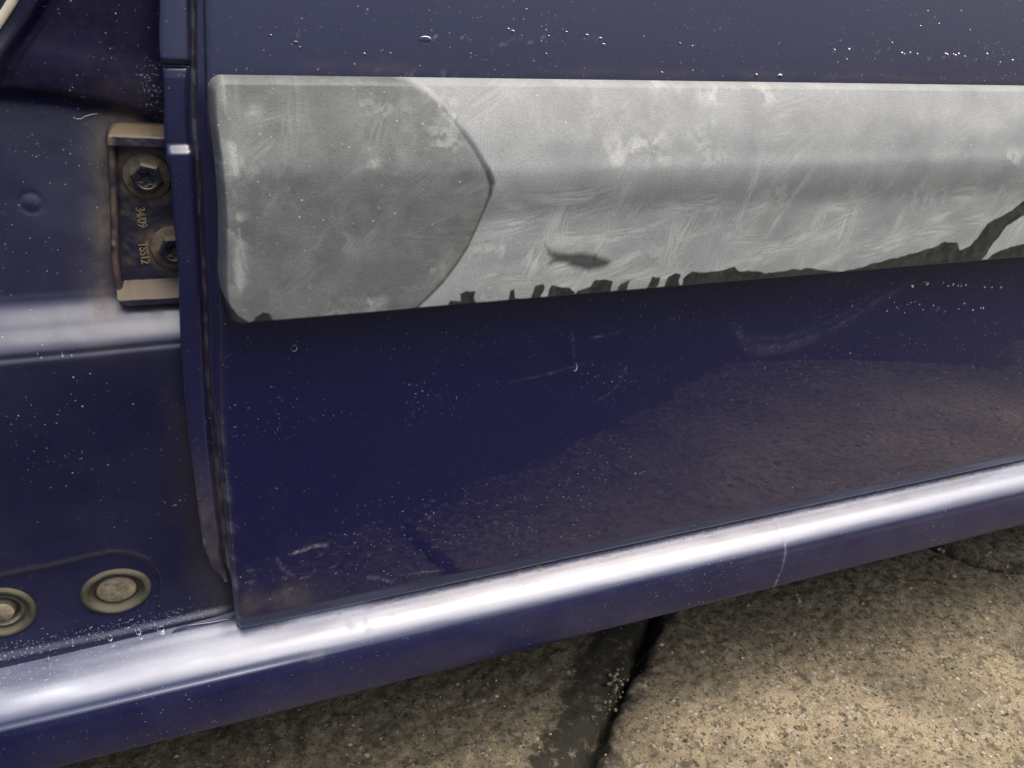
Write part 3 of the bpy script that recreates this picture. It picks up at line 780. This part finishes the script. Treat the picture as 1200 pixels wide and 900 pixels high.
GP = [[(0.0236,0.2006),(0.0303,0.2054),(0.0367,0.2045),(0.0383,0.1989),(0.0279,0.1976)], [(0.054,0.2157),(0.0593,0.2185),(0.063,0.2116),(0.0577,0.2105)], [(0.0684,0.2143),(0.0725,0.2174),(0.0749,0.21),(0.0701,0.2079)], [(0.0892,0.2163),(0.0933,0.2186),(0.0931,0.2119)], [(0.2026,0.2329),(0.2066,0.2285),(0.204,0.2204),(0.2013,0.214)], [(0.2162,0.2332),(0.2253,0.2327),(0.2233,0.2175),(0.2191,0.222)]]
for g_ in GP:
    ssd = poly_sdf(SX, SZ, g_)
    grime = np.maximum(grime, GPA * smooth((0.0006 - ssd) / 0.0014) * (SYp < 0.02))
grid_mesh("sill", SX, SY, SZ, M_SILL, car, {'scratch_glint': np.clip(ssc, 0, 1) * (1 - grime.clip(0, 1)), 'dirt': np.clip(grime, 0, 1), 'film': film_sheen_s, 'speck': spk_s, 'matte': 0.76 * smooth((0.2035 - SZp) / 0.012)}, flip=True)

# ---- hinge pillar --------------------------------------------------------------------
zl_pts = [(-0.1321,0.5953),(-0.1081,0.5946),(-0.0835,0.5925),(-0.0625,0.5884),(-0.0409,0.5828),(-0.0229,0.5784)]
RT = [(-0.1027,0.4782)][0][1]; RB = [(-0.1067,0.4491)][0][1]; RG = [(-0.1067,0.4477)][0][1]; RL = [(-0.1074,0.4438)][0][1]
px_ = spans((-0.9, -0.26, 0.02), (-0.26, 0.03, 0.0011), (0.03, 0.14, 0.01))
pz_ = spans((0.16, 0.19, 0.004), (0.19, 0.68, 0.0011), (0.68, 1.05, 0.02))
PZ, PX = np.meshgrid(pz_, px_, indexing='ij')
zl = np.interp(PX, [p[0] for p in zl_pts], [p[1] for p in zl_pts])
lfade = smooth((-0.005 - PX) / 0.03)
PY = 0.044 + 0 * PX
hgt = PZ - zl
PY = PY - 0.0075 * smooth((hgt + 0.0045) / 0.0105) * (0.35 + 0.65 * lfade)
PY = PY - 0.003 * np.exp(-((hgt - 0.018) / 0.012) ** 2) - 0.10 * np.clip(hgt - 0.02, 0, 0.10)
PY = PY - 0.09 * np.clip(zl - PZ, 0, zl - RT)
lin_ = np.clip((PZ - RB) / (RT - RB), -0.1, 1.1)
PY = PY - 0.0185 * (1 - np.where(True, curve(lin_, [(-0.1, 0), (0.06, 0.03), (0.5, 0.5), (0.94, 0.97), (1.1, 1)]), 0))
fr = smooth((-0.018 - PX) / 0.02)
PY = PY + fr * (0.0009 * np.exp(-((PZ - RG) / 0.0016) ** 2) - 0.0005 * np.exp(-((PZ - RL) / 0.0028) ** 2))
PY = PY + 0.065 * np.clip(RB - PZ, 0, 0.14)
# small round boss
BO = [(-0.1036,0.5342)][0]
rb = np.hypot(PX - BO[0], PZ - BO[1])
PY = PY - 0.0005 * np.exp(-(rb / 0.0035) ** 2) + 0.0003 * np.exp(-((rb - 0.0055) / 0.0012) ** 2)
# recess round the two plugs
REC = [(-0.2237,0.2867),(-0.1945,0.2906),(-0.165,0.2918),(-0.1344,0.2931),(-0.1133,0.2947),(-0.0972,0.2954),(-0.0842,0.2911),(-0.0744,0.2822),(-0.0694,0.269),(-0.07,0.2514),(-0.0747,0.2329),(-0.0818,0.2146),(-0.0913,0.1798),(-0.25,0.1743)]
sr_ = poly_sdf(PX, PZ, REC)
PY = PY + 0.0034 * smooth((0.001 - sr_) / 0.0045) * smooth((PZ - [(-0.096,0.2284)][0][1]) / 0.02)
P1C = [(-0.0992,0.2596)][0]; P2C = [(-0.1701,0.2593)][0]
PY0 = PY.copy()
for (cx_, cz_), rx_, rz_ in ((P1C, 0.0218, 0.0176), (P2C, 0.0191, 0.0191)):
    PY = PY + 0.009 * (1 - smooth((np.hypot((PX - cx_) / rx_, (PZ - cz_) / rz_) - 0.90) / 0.08))
# outer edge of the pillar, upper left
SEAM = [(-0.0651,0.6586),(-0.0749,0.6419),(-0.0818,0.6325),(-0.0905,0.6226),(-0.0974,0.6139),(-0.1027,0.6053),(-0.1095,0.5952),(-0.122,0.581)]
ssx = curve(PZ, [(b, a) for a, b in SEAM])
seam_d = ssx - PX; seg_or = seam_d
hi_ = smooth((PZ - [(-0.1074,0.5934)][0][1]) / 0.01)
PY = PY - hi_ * (0.010 * smooth((seam_d + 0.001) / 0.006) - 0.0012 * np.exp(-((seam_d + 0.003) / 0.002) ** 2)) + hi_ * 0.02 * smooth((seam_d - 0.018) / 0.01)
# foot of the pillar meets the sill
FT = 0.2275 + 0.012 * PX - 0.0005
PY = PY - 0.0040 * (1 - smooth((PZ - FT + 0.002) / 0.006)) * smooth((-0.01 - PX) / 0.03)
PY = PY + 0.0003 * NZ[1].fbm(PX * 25, PZ * 25, 3)
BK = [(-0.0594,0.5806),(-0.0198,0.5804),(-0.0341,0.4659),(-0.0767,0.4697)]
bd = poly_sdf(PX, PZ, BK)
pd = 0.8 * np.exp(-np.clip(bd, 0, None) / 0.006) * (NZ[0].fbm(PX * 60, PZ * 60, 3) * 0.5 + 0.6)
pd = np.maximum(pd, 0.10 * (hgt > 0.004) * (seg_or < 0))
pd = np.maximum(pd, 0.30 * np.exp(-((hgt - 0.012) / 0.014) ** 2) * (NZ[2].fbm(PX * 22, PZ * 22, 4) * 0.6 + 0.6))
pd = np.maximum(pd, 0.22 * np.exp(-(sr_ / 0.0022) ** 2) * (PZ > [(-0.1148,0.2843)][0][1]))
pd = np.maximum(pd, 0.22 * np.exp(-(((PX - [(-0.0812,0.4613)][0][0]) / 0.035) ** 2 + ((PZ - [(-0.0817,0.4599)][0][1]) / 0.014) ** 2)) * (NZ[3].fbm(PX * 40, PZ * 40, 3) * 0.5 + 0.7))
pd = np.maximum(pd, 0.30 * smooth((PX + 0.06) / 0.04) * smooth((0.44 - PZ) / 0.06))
psc = 0.3 * np.exp(-((PZ - FT - 0.004) / 0.007) ** 2) * smooth((-0.02 - PX) / 0.02)
psc = np.maximum(psc, 0.35 * np.exp(-(((PX - [(-0.0306,0.5954)][0][0]) / 0.008) ** 2 + ((PZ - [(-0.0306,0.5954)][0][1]) / 0.02) ** 2)) )
psc = np.maximum(psc, 0.07 * (PZ < 0.47) + 0.03)
pmat = 0.92 * smooth((hgt + 0.010) / 0.008) * (1 - 0.9 * hi_ * smooth((seg_or + 0.0) / 0.004))  # coat cut on the upper pillar, standing in for dark surroundings it would mirror
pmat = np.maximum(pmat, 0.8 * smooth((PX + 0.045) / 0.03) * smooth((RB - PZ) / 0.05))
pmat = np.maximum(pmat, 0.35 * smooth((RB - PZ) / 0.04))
pfilm_sheen = 0.45 * np.exp(-((PZ - RB - 0.008) / 0.012) ** 2) + 0.10 * (PZ < RT) * np.exp(-((PX + 0.20) / 0.08) ** 2)  # highlight of the ridge painted on as a pale film
pillar = grid_mesh("hinge_pillar", PX, PY, PZ, M_PILLAR, car, {'dirt': np.clip(pd, 0, 1), 'speck': np.clip(psc, 0, 1), 'matte': np.clip(pmat, 0, 1), 'film': pfilm_sheen})
# depth of the pillar at a point, for what sits on it
def pillar_y(x, z):
    i = int(np.argmin(np.abs(pz_ - z))); j = int(np.argmin(np.abs(px_ - x)))
    return float(PY[i, j])

def tube(name, pts, r, mat, parent, sides=10, flat=1.0):
    bm = bmesh.new()
    rings = []
    P = [Vector(p) for p in pts]
    for i, p in enumerate(P):
        t = (P[min(i + 1, len(P) - 1)] - P[max(i - 1, 0)]).normalized()
        a = t.cross(Vector((0, 1, 0))).normalized(); b = t.cross(a).normalized()
        rad = r[i] if isinstance(r, (list, tuple)) else r
        rings.append([bm.verts.new(p + a * rad * math.cos(2 * math.pi * k / sides) + b * rad * flat * math.sin(2 * math.pi * k / sides)) for k in range(sides)])
    for q0, q1 in zip(rings[:-1], rings[1:]):
        for k in range(sides):
            bm.faces.new((q0[k], q0[(k + 1) % sides], q1[(k + 1) % sides], q1[k]))
    bm.faces.new(rings[0]); bm.faces.new(rings[-1][::-1])
    return bm_obj(name, bm, mat, parent, True)

# cream seal along the outer edge of the pillar, top left
tube("edge_seal", [(x, 0.0225, z) for x, z in [(-0.0792,0.6568),(-0.0907,0.6406),(-0.0979,0.6315),(-0.1049,0.6232),(-0.113,0.6132)]], 0.0022, M_CREAM, pillar, 12, 0.7)
# seam sealer bead where pillar and sill meet
bead = [(-0.2112,0.2066),(-0.1803,0.2085),(-0.1534,0.2113),(-0.1288,0.219),(-0.1086,0.2179),(-0.0886,0.2186),(-0.0706,0.2192),(-0.0642,0.2238),(-0.0545,0.226),(-0.0409,0.2248),(-0.0271,0.2243),(-0.022,0.2262)]
tube("sealer_bead", [(x, 0.0165, z - 0.0010) for x, z in bead], 0.0011, M_SILL, pillar, 8)

# ---- hinge bracket --------------------------------------------------------------------
bx = spans(([(-0.0659,0.5539)][0][0], 0.004, 0.0005),)
zt_ = [(-0.0417,0.5729)][0][1]; zb_ = [(-0.0556,0.4744)][0][1]
bz = np.arange(zb_ - 0.010, zt_ + 0.012, 0.0005)
BZ, BX = np.meshgrid(bz, bx, indexing='ij')
tilt = 0.0
LX = [(-0.0562,0.573),(-0.0603,0.5346),(-0.0651,0.4936),(-0.0656,0.4774)]
lx_ = curve(BZ, [(b, a) for a, b in LX])
zt = zt_ - 0.05 * (BX - lx_) + 0.0; zb = zb_ - 0.02 * (BX - lx_)
R_ = 0.006
top = zt - BZ; bot = BZ - zb; lef = BX - lx_
inn = np.minimum(corner(top, lef, R_), corner(bot, lef, R_))
plate = 0.0345 + 0 * BX
def bump_prof(d, knots):
    return curve(d, knots)
PL = 0.0345
# distances measured inwards from the front edge of each wall
yt = np.interp(top, [-0.012, -0.0065, -0.001, 0.0, 0.0050, 0.0055, 0.0060], [0.048, 0.040, 0.0250, 0.0240, 0.0240, 0.0250, PL])
yb = np.interp(bot, [-0.0058, -0.0046, -0.0036, 0.0018, 0.0026, 0.0095, 0.0110], [0.048, 0.0260, 0.0235, 0.0235, 0.0245, 0.0325, PL])
yl = np.interp(lef, [-0.005, -0.0030, -0.001, 0.001, 0.0026, 0.0040], [0.048, 0.0400, 0.0300, 0.0290, 0.0300, PL])
front = np.minimum(np.minimum(np.where(top < 0.0060, yt, 1), np.where(bot < 0.0110, yb, 1)), np.where(lef < 0.004, yl, 1))
BY = np.minimum(front, PL)
outside = (np.minimum(np.minimum(top + 0.0066, bot + 0.0045), lef + 0.0032))
cornd = np.minimum(corner(top + 0.0065, lef + 0.003, 0.009), corner(bot + 0.0045, lef + 0.003, 0.009))
BY = np.where(cornd < 0, 0.050, np.maximum(BY, np.interp(cornd, [0, 0.0012, 0.004], [0.046, 0.036, 0.0])))
BY = np.where(top < 0, np.maximum(BY, yt), BY); BY = np.where(bot < -0.003, np.maximum(BY, yb), BY); BY = np.where(lef < -0.001, np.maximum(BY, yl), BY)
# small burr on the left wall
BU = [(-0.064,0.5093)][0]
BY = BY - 0.0018 * np.exp(-(((BX - BU[0]) / 0.0018) ** 2 + ((BZ - BU[1]) / 0.0022) ** 2))
BY = BY + 0.00022 * NZ[2].fbm(BX * 160, BZ * 160, 3)
bb1 = [(-0.0398,0.5481)][0]; bb2 = [(-0.0304,0.5036)][0]
bgr = 0.85 * np.exp(-((lef - 0.0005) / 0.0022) ** 2)
for q_ in (bb1, bb2):
    bgr = np.maximum(bgr, 0.8 * np.exp(-((np.hypot(BX - q_[0], BZ - q_[1]) - 0.0145) / 0.0035) ** 2))
bgr = bgr * (0.55 + 0.5 * NZ[1].fbm(BX * 180, BZ * 120, 3)).clip(0, 1)
bracket = grid_mesh("hinge_bracket", BX, BY, BZ, M_BRACKET, car, {'grime': bgr}, keep=~(cornd[:-1, :-1] < -0.003))

def bolt(cx, cy, cz, turn):
    """flanged hex bolt with a six-lobed socket, axis towards -y"""
    bm = bmesh.new()
    n = 48
    def ring(rf, y):
        vs = []
        for k in range(n):
            a = 2 * math.pi * k / n + turn
            r = rf(a - turn) if callable(rf) else rf
            vs.append(bm.verts.new((cx + r * math.cos(a), y, cz + r * math.sin(a))))
        return vs
    hexr = lambda R: (lambda a: R * math.cos(math.pi / 6) / math.cos(((a + math.pi / 6) % (math.pi / 3)) - math.pi / 6))
    soft = lambda R, c: (lambda a: min(hexr(R)(a), c))
    lobe = lambda R: (lambda a: R * (1 + 0.14 * math.cos(6 * a)))
    seq = [ring(0.0133, cy), ring(0.0136, cy - 0.0012), ring(0.0130, cy - 0.0022), ring(0.0108, cy - 0.0030),
           ring(hexr(0.0096), cy - 0.0036), ring(hexr(0.0093), cy - 0.0042), ring(hexr(0.0092), cy - 0.0086),
           ring(hexr(0.0087), cy - 0.0096), ring(hexr(0.0078), cy - 0.0100), ring(0.0060, cy - 0.0100), ring(0.0054, cy - 0.0094), ring(lobe(0.0042), cy - 0.0094),
           ring(lobe(0.0040), cy - 0.0050), ring(0.0006, cy - 0.0046)]
    for qi, (a, b) in enumerate(zip(seq[:-1], seq[1:])):
        for k in range(n):
            fc = bm.faces.new((a[k], b[k], b[(k + 1) % n], a[(k + 1) % n]))
            fc.material_index = 1 if qi < 6 else 0
    bm.faces.new(seq[-1]).material_index = 1
    # raised grade marks round the head
    for k in range(9):
        a = turn + 0.3 + k * 0.42
        m = Matrix.Translation((cx + 0.0063 * math.cos(a), cy - 0.0098, cz + 0.0063 * math.sin(a))) @ Matrix.Rotation(-a, 4, 'Y') @ Matrix.Diagonal((0.0012, 0.0009, 0.0008, 1))
        bmesh.ops.create_cube(bm, size=1, matrix=m)
    bmesh.ops.recalc_face_normals(bm, faces=bm.faces)
    o = bm_obj("bolt", bm, M_BOLT, bracket, False)
    o.data.materials.append(M_WASHER)
    return o
b1 = [(-0.0396,0.5488)][0]; b2 = [(-0.0302,0.5047)][0]
bolt(b1[0], 0.0342, b1[1], 0.25)
bolt(b2[0], 0.0342, b2[1], 0.55)

def marking(text, x, z, size):
    cu = bpy.data.curves.new("casting_mark", 'FONT')
    cu.body = text
    cu.size = size
    cu.extrude = 0.00035
    cu.bevel_depth = 0.00008
    cu.offset = 0.00005
    cu.space_character = 0.95
    cu.materials.append(M_MARK)
    tmp = bpy.data.objects.new("casting_mark", cu)
    COL.objects.link(tmp)
    bpy.context.view_layer.update()
    me = bpy.data.meshes.new_from_object(tmp.evaluated_get(bpy.context.evaluated_depsgraph_get()))
    bpy.data.objects.remove(tmp)
    o = bpy.data.objects.new("casting_mark", me)
    COL.objects.link(o)
    o.parent = bracket
    # stands on the plate facing -y, turned a quarter clockwise
    o.matrix_basis = Matrix.Translation((x, 0.0342, z)) @ Matrix.Rotation(math.radians(90), 4, 'X') @ Matrix.Rotation(math.radians(-90), 4, 'Z') @ Matrix.Diagonal((0.80, 1.0, 1, 1))
    return o
mk1 = [(-0.0485,0.5304)][0]; mk2 = [(-0.05,0.509)][0]
marking("34/09", mk1[0], mk1[1], 0.0072)
marking("TSS12", mk2[0], mk2[1], 0.0072)

# ---- rubber plugs --------------------------------------------------------------------
def plug(c, ax, az, tilt, prof):
    bm = bmesh.new()
    n = 56
    y0 = pillar_y(c[0], c[1]) - 0.009
    rings = []
    ct, st = math.cos(tilt), math.sin(tilt)
    for r, y in prof:
        vs = []
        for k in range(n):
            a = 2 * math.pi * k / n
            u, v = r * ax * math.cos(a), r * az * math.sin(a)
            vs.append(bm.verts.new((c[0] + u * ct - v * st, y0 + y + 0.0002 * math.sin(5 * a) * r, c[1] + u * st + v * ct)))
        rings.append(vs)
    for qi, (a, b) in enumerate(zip(rings[:-1], rings[1:])):
        for k in range(n):
            bm.faces.new((a[k], b[k], b[(k + 1) % n], a[(k + 1) % n])).material_index = int(prof[qi][0] < 0.58 and prof[qi][1] > -0.003 and prof[qi][1] < 0.003)
    bm.faces.new(rings[-1]).material_index = 1
    bmesh.ops.recalc_face_normals(bm, faces=bm.faces)
    o = bm_obj("rubber_plug", bm, M_PLUG, pillar, True)
    o.data.materials.append(M_DISC)
    return o
p1 = P1C; p2 = P2C
plug(p1, 0.0228, 0.0185, 0.03, [(1.0, 0.002), (1.01, -0.0008), (0.97, -0.0022), (0.90, -0.0032), (0.82, -0.0024), (0.77, 0.0010), (0.72, 0.0034), (0.66, 0.0036), (0.60, 0.0026), (0.57, 0.0012), (0.52, 0.0006), (0.2, 0.0002), (0.02, 0.0002)])
plug(p2, 0.0200, 0.0200, 0.0, [(1.0, 0.002), (1.01, -0.0010), (0.95, -0.0028), (0.86, -0.0030), (0.80, -0.0010), (0.74, 0.0022), (0.68, 0.0024), (0.62, 0.0002), (0.57, 0.0002), (0.53, 0.0040), (0.46, 0.0060), (0.40, 0.0060), (0.36, -0.0010), (0.32, -0.0022), (0.12, -0.0026), (0.02, -0.0026)])

# ---- what closes the car off below and behind -------------------------------------------
bm = bmesh.new()
for (x0, x1, y0, y1, z0, z1) in ((-1.0, 2.0, 0.10, 1.6, 0.170, 0.185),):
    bmesh.ops.create_cube(bm, size=1, matrix=Matrix.Translation(((x0 + x1) / 2, (y0 + y1) / 2, (z0 + z1) / 2)) @ Matrix.Diagonal((x1 - x0, y1 - y0, z1 - z0, 1)))
bmesh.ops.bevel(bm, geom=bm.edges[:], offset=0.004, segments=2, affect='EDGES')
bm_obj("floor_pan", bm, M_UNDER, car)

# ================================================================ WATER DROPS
MW = Mat("clear_water")
MW.set(Base_Color=(0.95, 0.97, 1.0), Roughness=0.02, IOR=1.33, Transmission_Weight=1.0)
M_WATER = MW.m
def surf_door(x, z):
    i = int(np.argmin(np.abs(DZ[:, 40] - z))); j = int(np.argmin(np.abs(DX[i] - x)))
    return float(DY[i, j])
def drop_bm(bm, x, y, z, rx, rz, h, tip=0.0):
    n, m = 14, 5
    rings = []
    for q in range(m):
        t = q / m
        rr_ = math.cos(t * math.pi / 2) ** 0.6; hh = math.sin(t * math.pi / 2) * h
        vs = []
        for k in range(n):
            a = 2 * math.pi * k / n
            dzv = rz * rr_ * math.sin(a)
            wdt = 1 - tip * max(0, math.sin(a))
            vs.append(bm.verts.new((x + rx * rr_ * math.cos(a) * wdt, y - hh, z + dzv)))
        rings.append(vs)
    for a, b in zip(rings[:-1], rings[1:]):
        for k in range(n):
            bm.faces.new((a[k], b[k], b[(k + 1) % n], a[(k + 1) % n]))
    apex = bm.verts.new((x, y - h, z))
    for k in range(n):
        bm.faces.new((rings[-1][k], apex, rings[-1][(k + 1) % n]))
    bm.faces.new(rings[0])
def sill_pt(px_x, yy):
    k = int(np.argmin(np.abs(sy_[:70] - yy)))
    return float(np.interp(0, [0, 1], [sz_[k], sz_[k]])) + 0.0125 * px_x
DROPS = [
 ("clear water drop on the dark blue door just below the grey moulding's capped end", 'd', [(0.0342,0.443)][0], 0.0022, 0.0026, 0.0010, 0.2),
 ("elongated water drop running down the blue door below the dark damp patches", 'd', [(0.2373,0.4059)][0], 0.0020, 0.0038, 0.0011, 0.35),
 ("water drop on the pillar foot, leftmost of three above the sill highlight", 'p', [(-0.1082,0.2248)][0], 0.0018, 0.0030, 0.0014, 0.1),
 ("middle of three water drops where the pillar meets the sill", 'p', [(-0.0893,0.2249)][0], 0.0019, 0.0029, 0.0014, 0.1),
 ("largest water drop where the pillar meets the sill, nearest the door corner", 'p', [(-0.0746,0.2239)][0], 0.0028, 0.0035, 0.0018, 0.1),
 ("tiny round water drop alone on the bright sill at far left", 's', [(-0.1481,0.2215)][0], 0.0016, 0.0016, 0.0010, 0.0),
 ("water drop stuck on the blue panel above the grey moulding's cap", 'd', [(0.1248,0.629)][0], 0.0040, 0.0020, 0.0010, 0.0),
 ("water drop hanging in the groove of the door's folded edge, below mid height", 'f', [(-0.0242,0.379)][0], 0.0026, 0.0040, 0.0014, 0.1),
]
for lab, where, (x, z), rx, rz, h, tip in DROPS:
    if where == 'd':
        y = surf_door(x, z)
    elif where == 'f':
        y = 0.0128
    elif where == 'p':
        ks = slice(0, 60)
        sill_y = float(np.interp(z - 0.0125 * x, sz_[ks][::-1], sy_[ks][::-1]))
        y = min(pillar_y(x, z), sill_y) - 0.0004
    else:
        y = 0.0
    bm = bmesh.new()
    drop_bm(bm, 0, 0.0003, 0, rx, rz, h, tip)
    o = bm_obj("water_drop", bm, M_WATER, None, True)
    o.location = (x, y, z)
    if where == 's':
        o.location = (x, float(np.interp(z - 0.0125 * x, sz_[:60][::-1], sy_[:60][::-1])) - 0.0003, z); o.rotation_euler = (math.radians(-65), 0, 0)
    o['label'] = lab; o['category'] = "water drop"; o['group'] = "water drops clinging to the blue paint"
# fine droplets nobody would count
bm = bmesh.new()
def sprinkle(p0, p1, n_, jit, r0, r1):
    for q in range(n_):
        t = rng.random()
        x = p0[0] + (p1[0] - p0[0]) * t; z = p0[1] + (p1[1] - p0[1]) * t + rng.normal(0, jit)
        if z < 0.612 and z > 0.466:
            continue
        r = rng.uniform(r0, r1)
        drop_bm(bm, x, surf_door(x, z) + 0.0001, z, r * rng.uniform(1, 1.6), r, r * 0.55)
sprinkle(*[(0.1776,0.6313),(0.2475,0.6332)], 9, 0.006, 0.0005, 0.0011)
sprinkle(*[(0.4294,0.6297),(0.6125,0.6275)], 16, 0.0015, 0.0005, 0.0010)
sprinkle(*[(0.1561,0.61),(0.446,0.6115)], 16, 0.0015, 0.0006, 0.0016)
sprinkle(*[(0.2068,0.6197),(0.5905,0.6576)], 14, 0.012, 0.0004, 0.0007)
sprinkle(*[(0.543,0.4473),(0.6676,0.4362)], 14, 0.0015, 0.0006, 0.0011)
sprinkle(*[(0.4904,0.4379),(0.6669,0.4115)], 16, 0.003, 0.0004, 0.0009)
sprinkle(*[(0.0188,0.6355),(0.1134,0.618)], 5, 0.006, 0.0005, 0.0012)
fd_ = bm_obj("water_droplets", bm, M_WATER, None, True)
fd_['kind'] = 'stuff'

# fine hair caught on the pillar
hp = [(-0.0737,0.5819),(-0.0721,0.581),(-0.0699,0.581),(-0.0675,0.5824),(-0.0647,0.5833),(-0.0612,0.5838)]
hair = tube("stray_fibre", [(x, 0.0365, z) for x, z in hp], 0.00015, M_CREAM, None, 6)
hair['label'] = "tiny pale curved fibre stuck to the dusty pillar above the hinge bracket"
hair['category'] = "fibre"
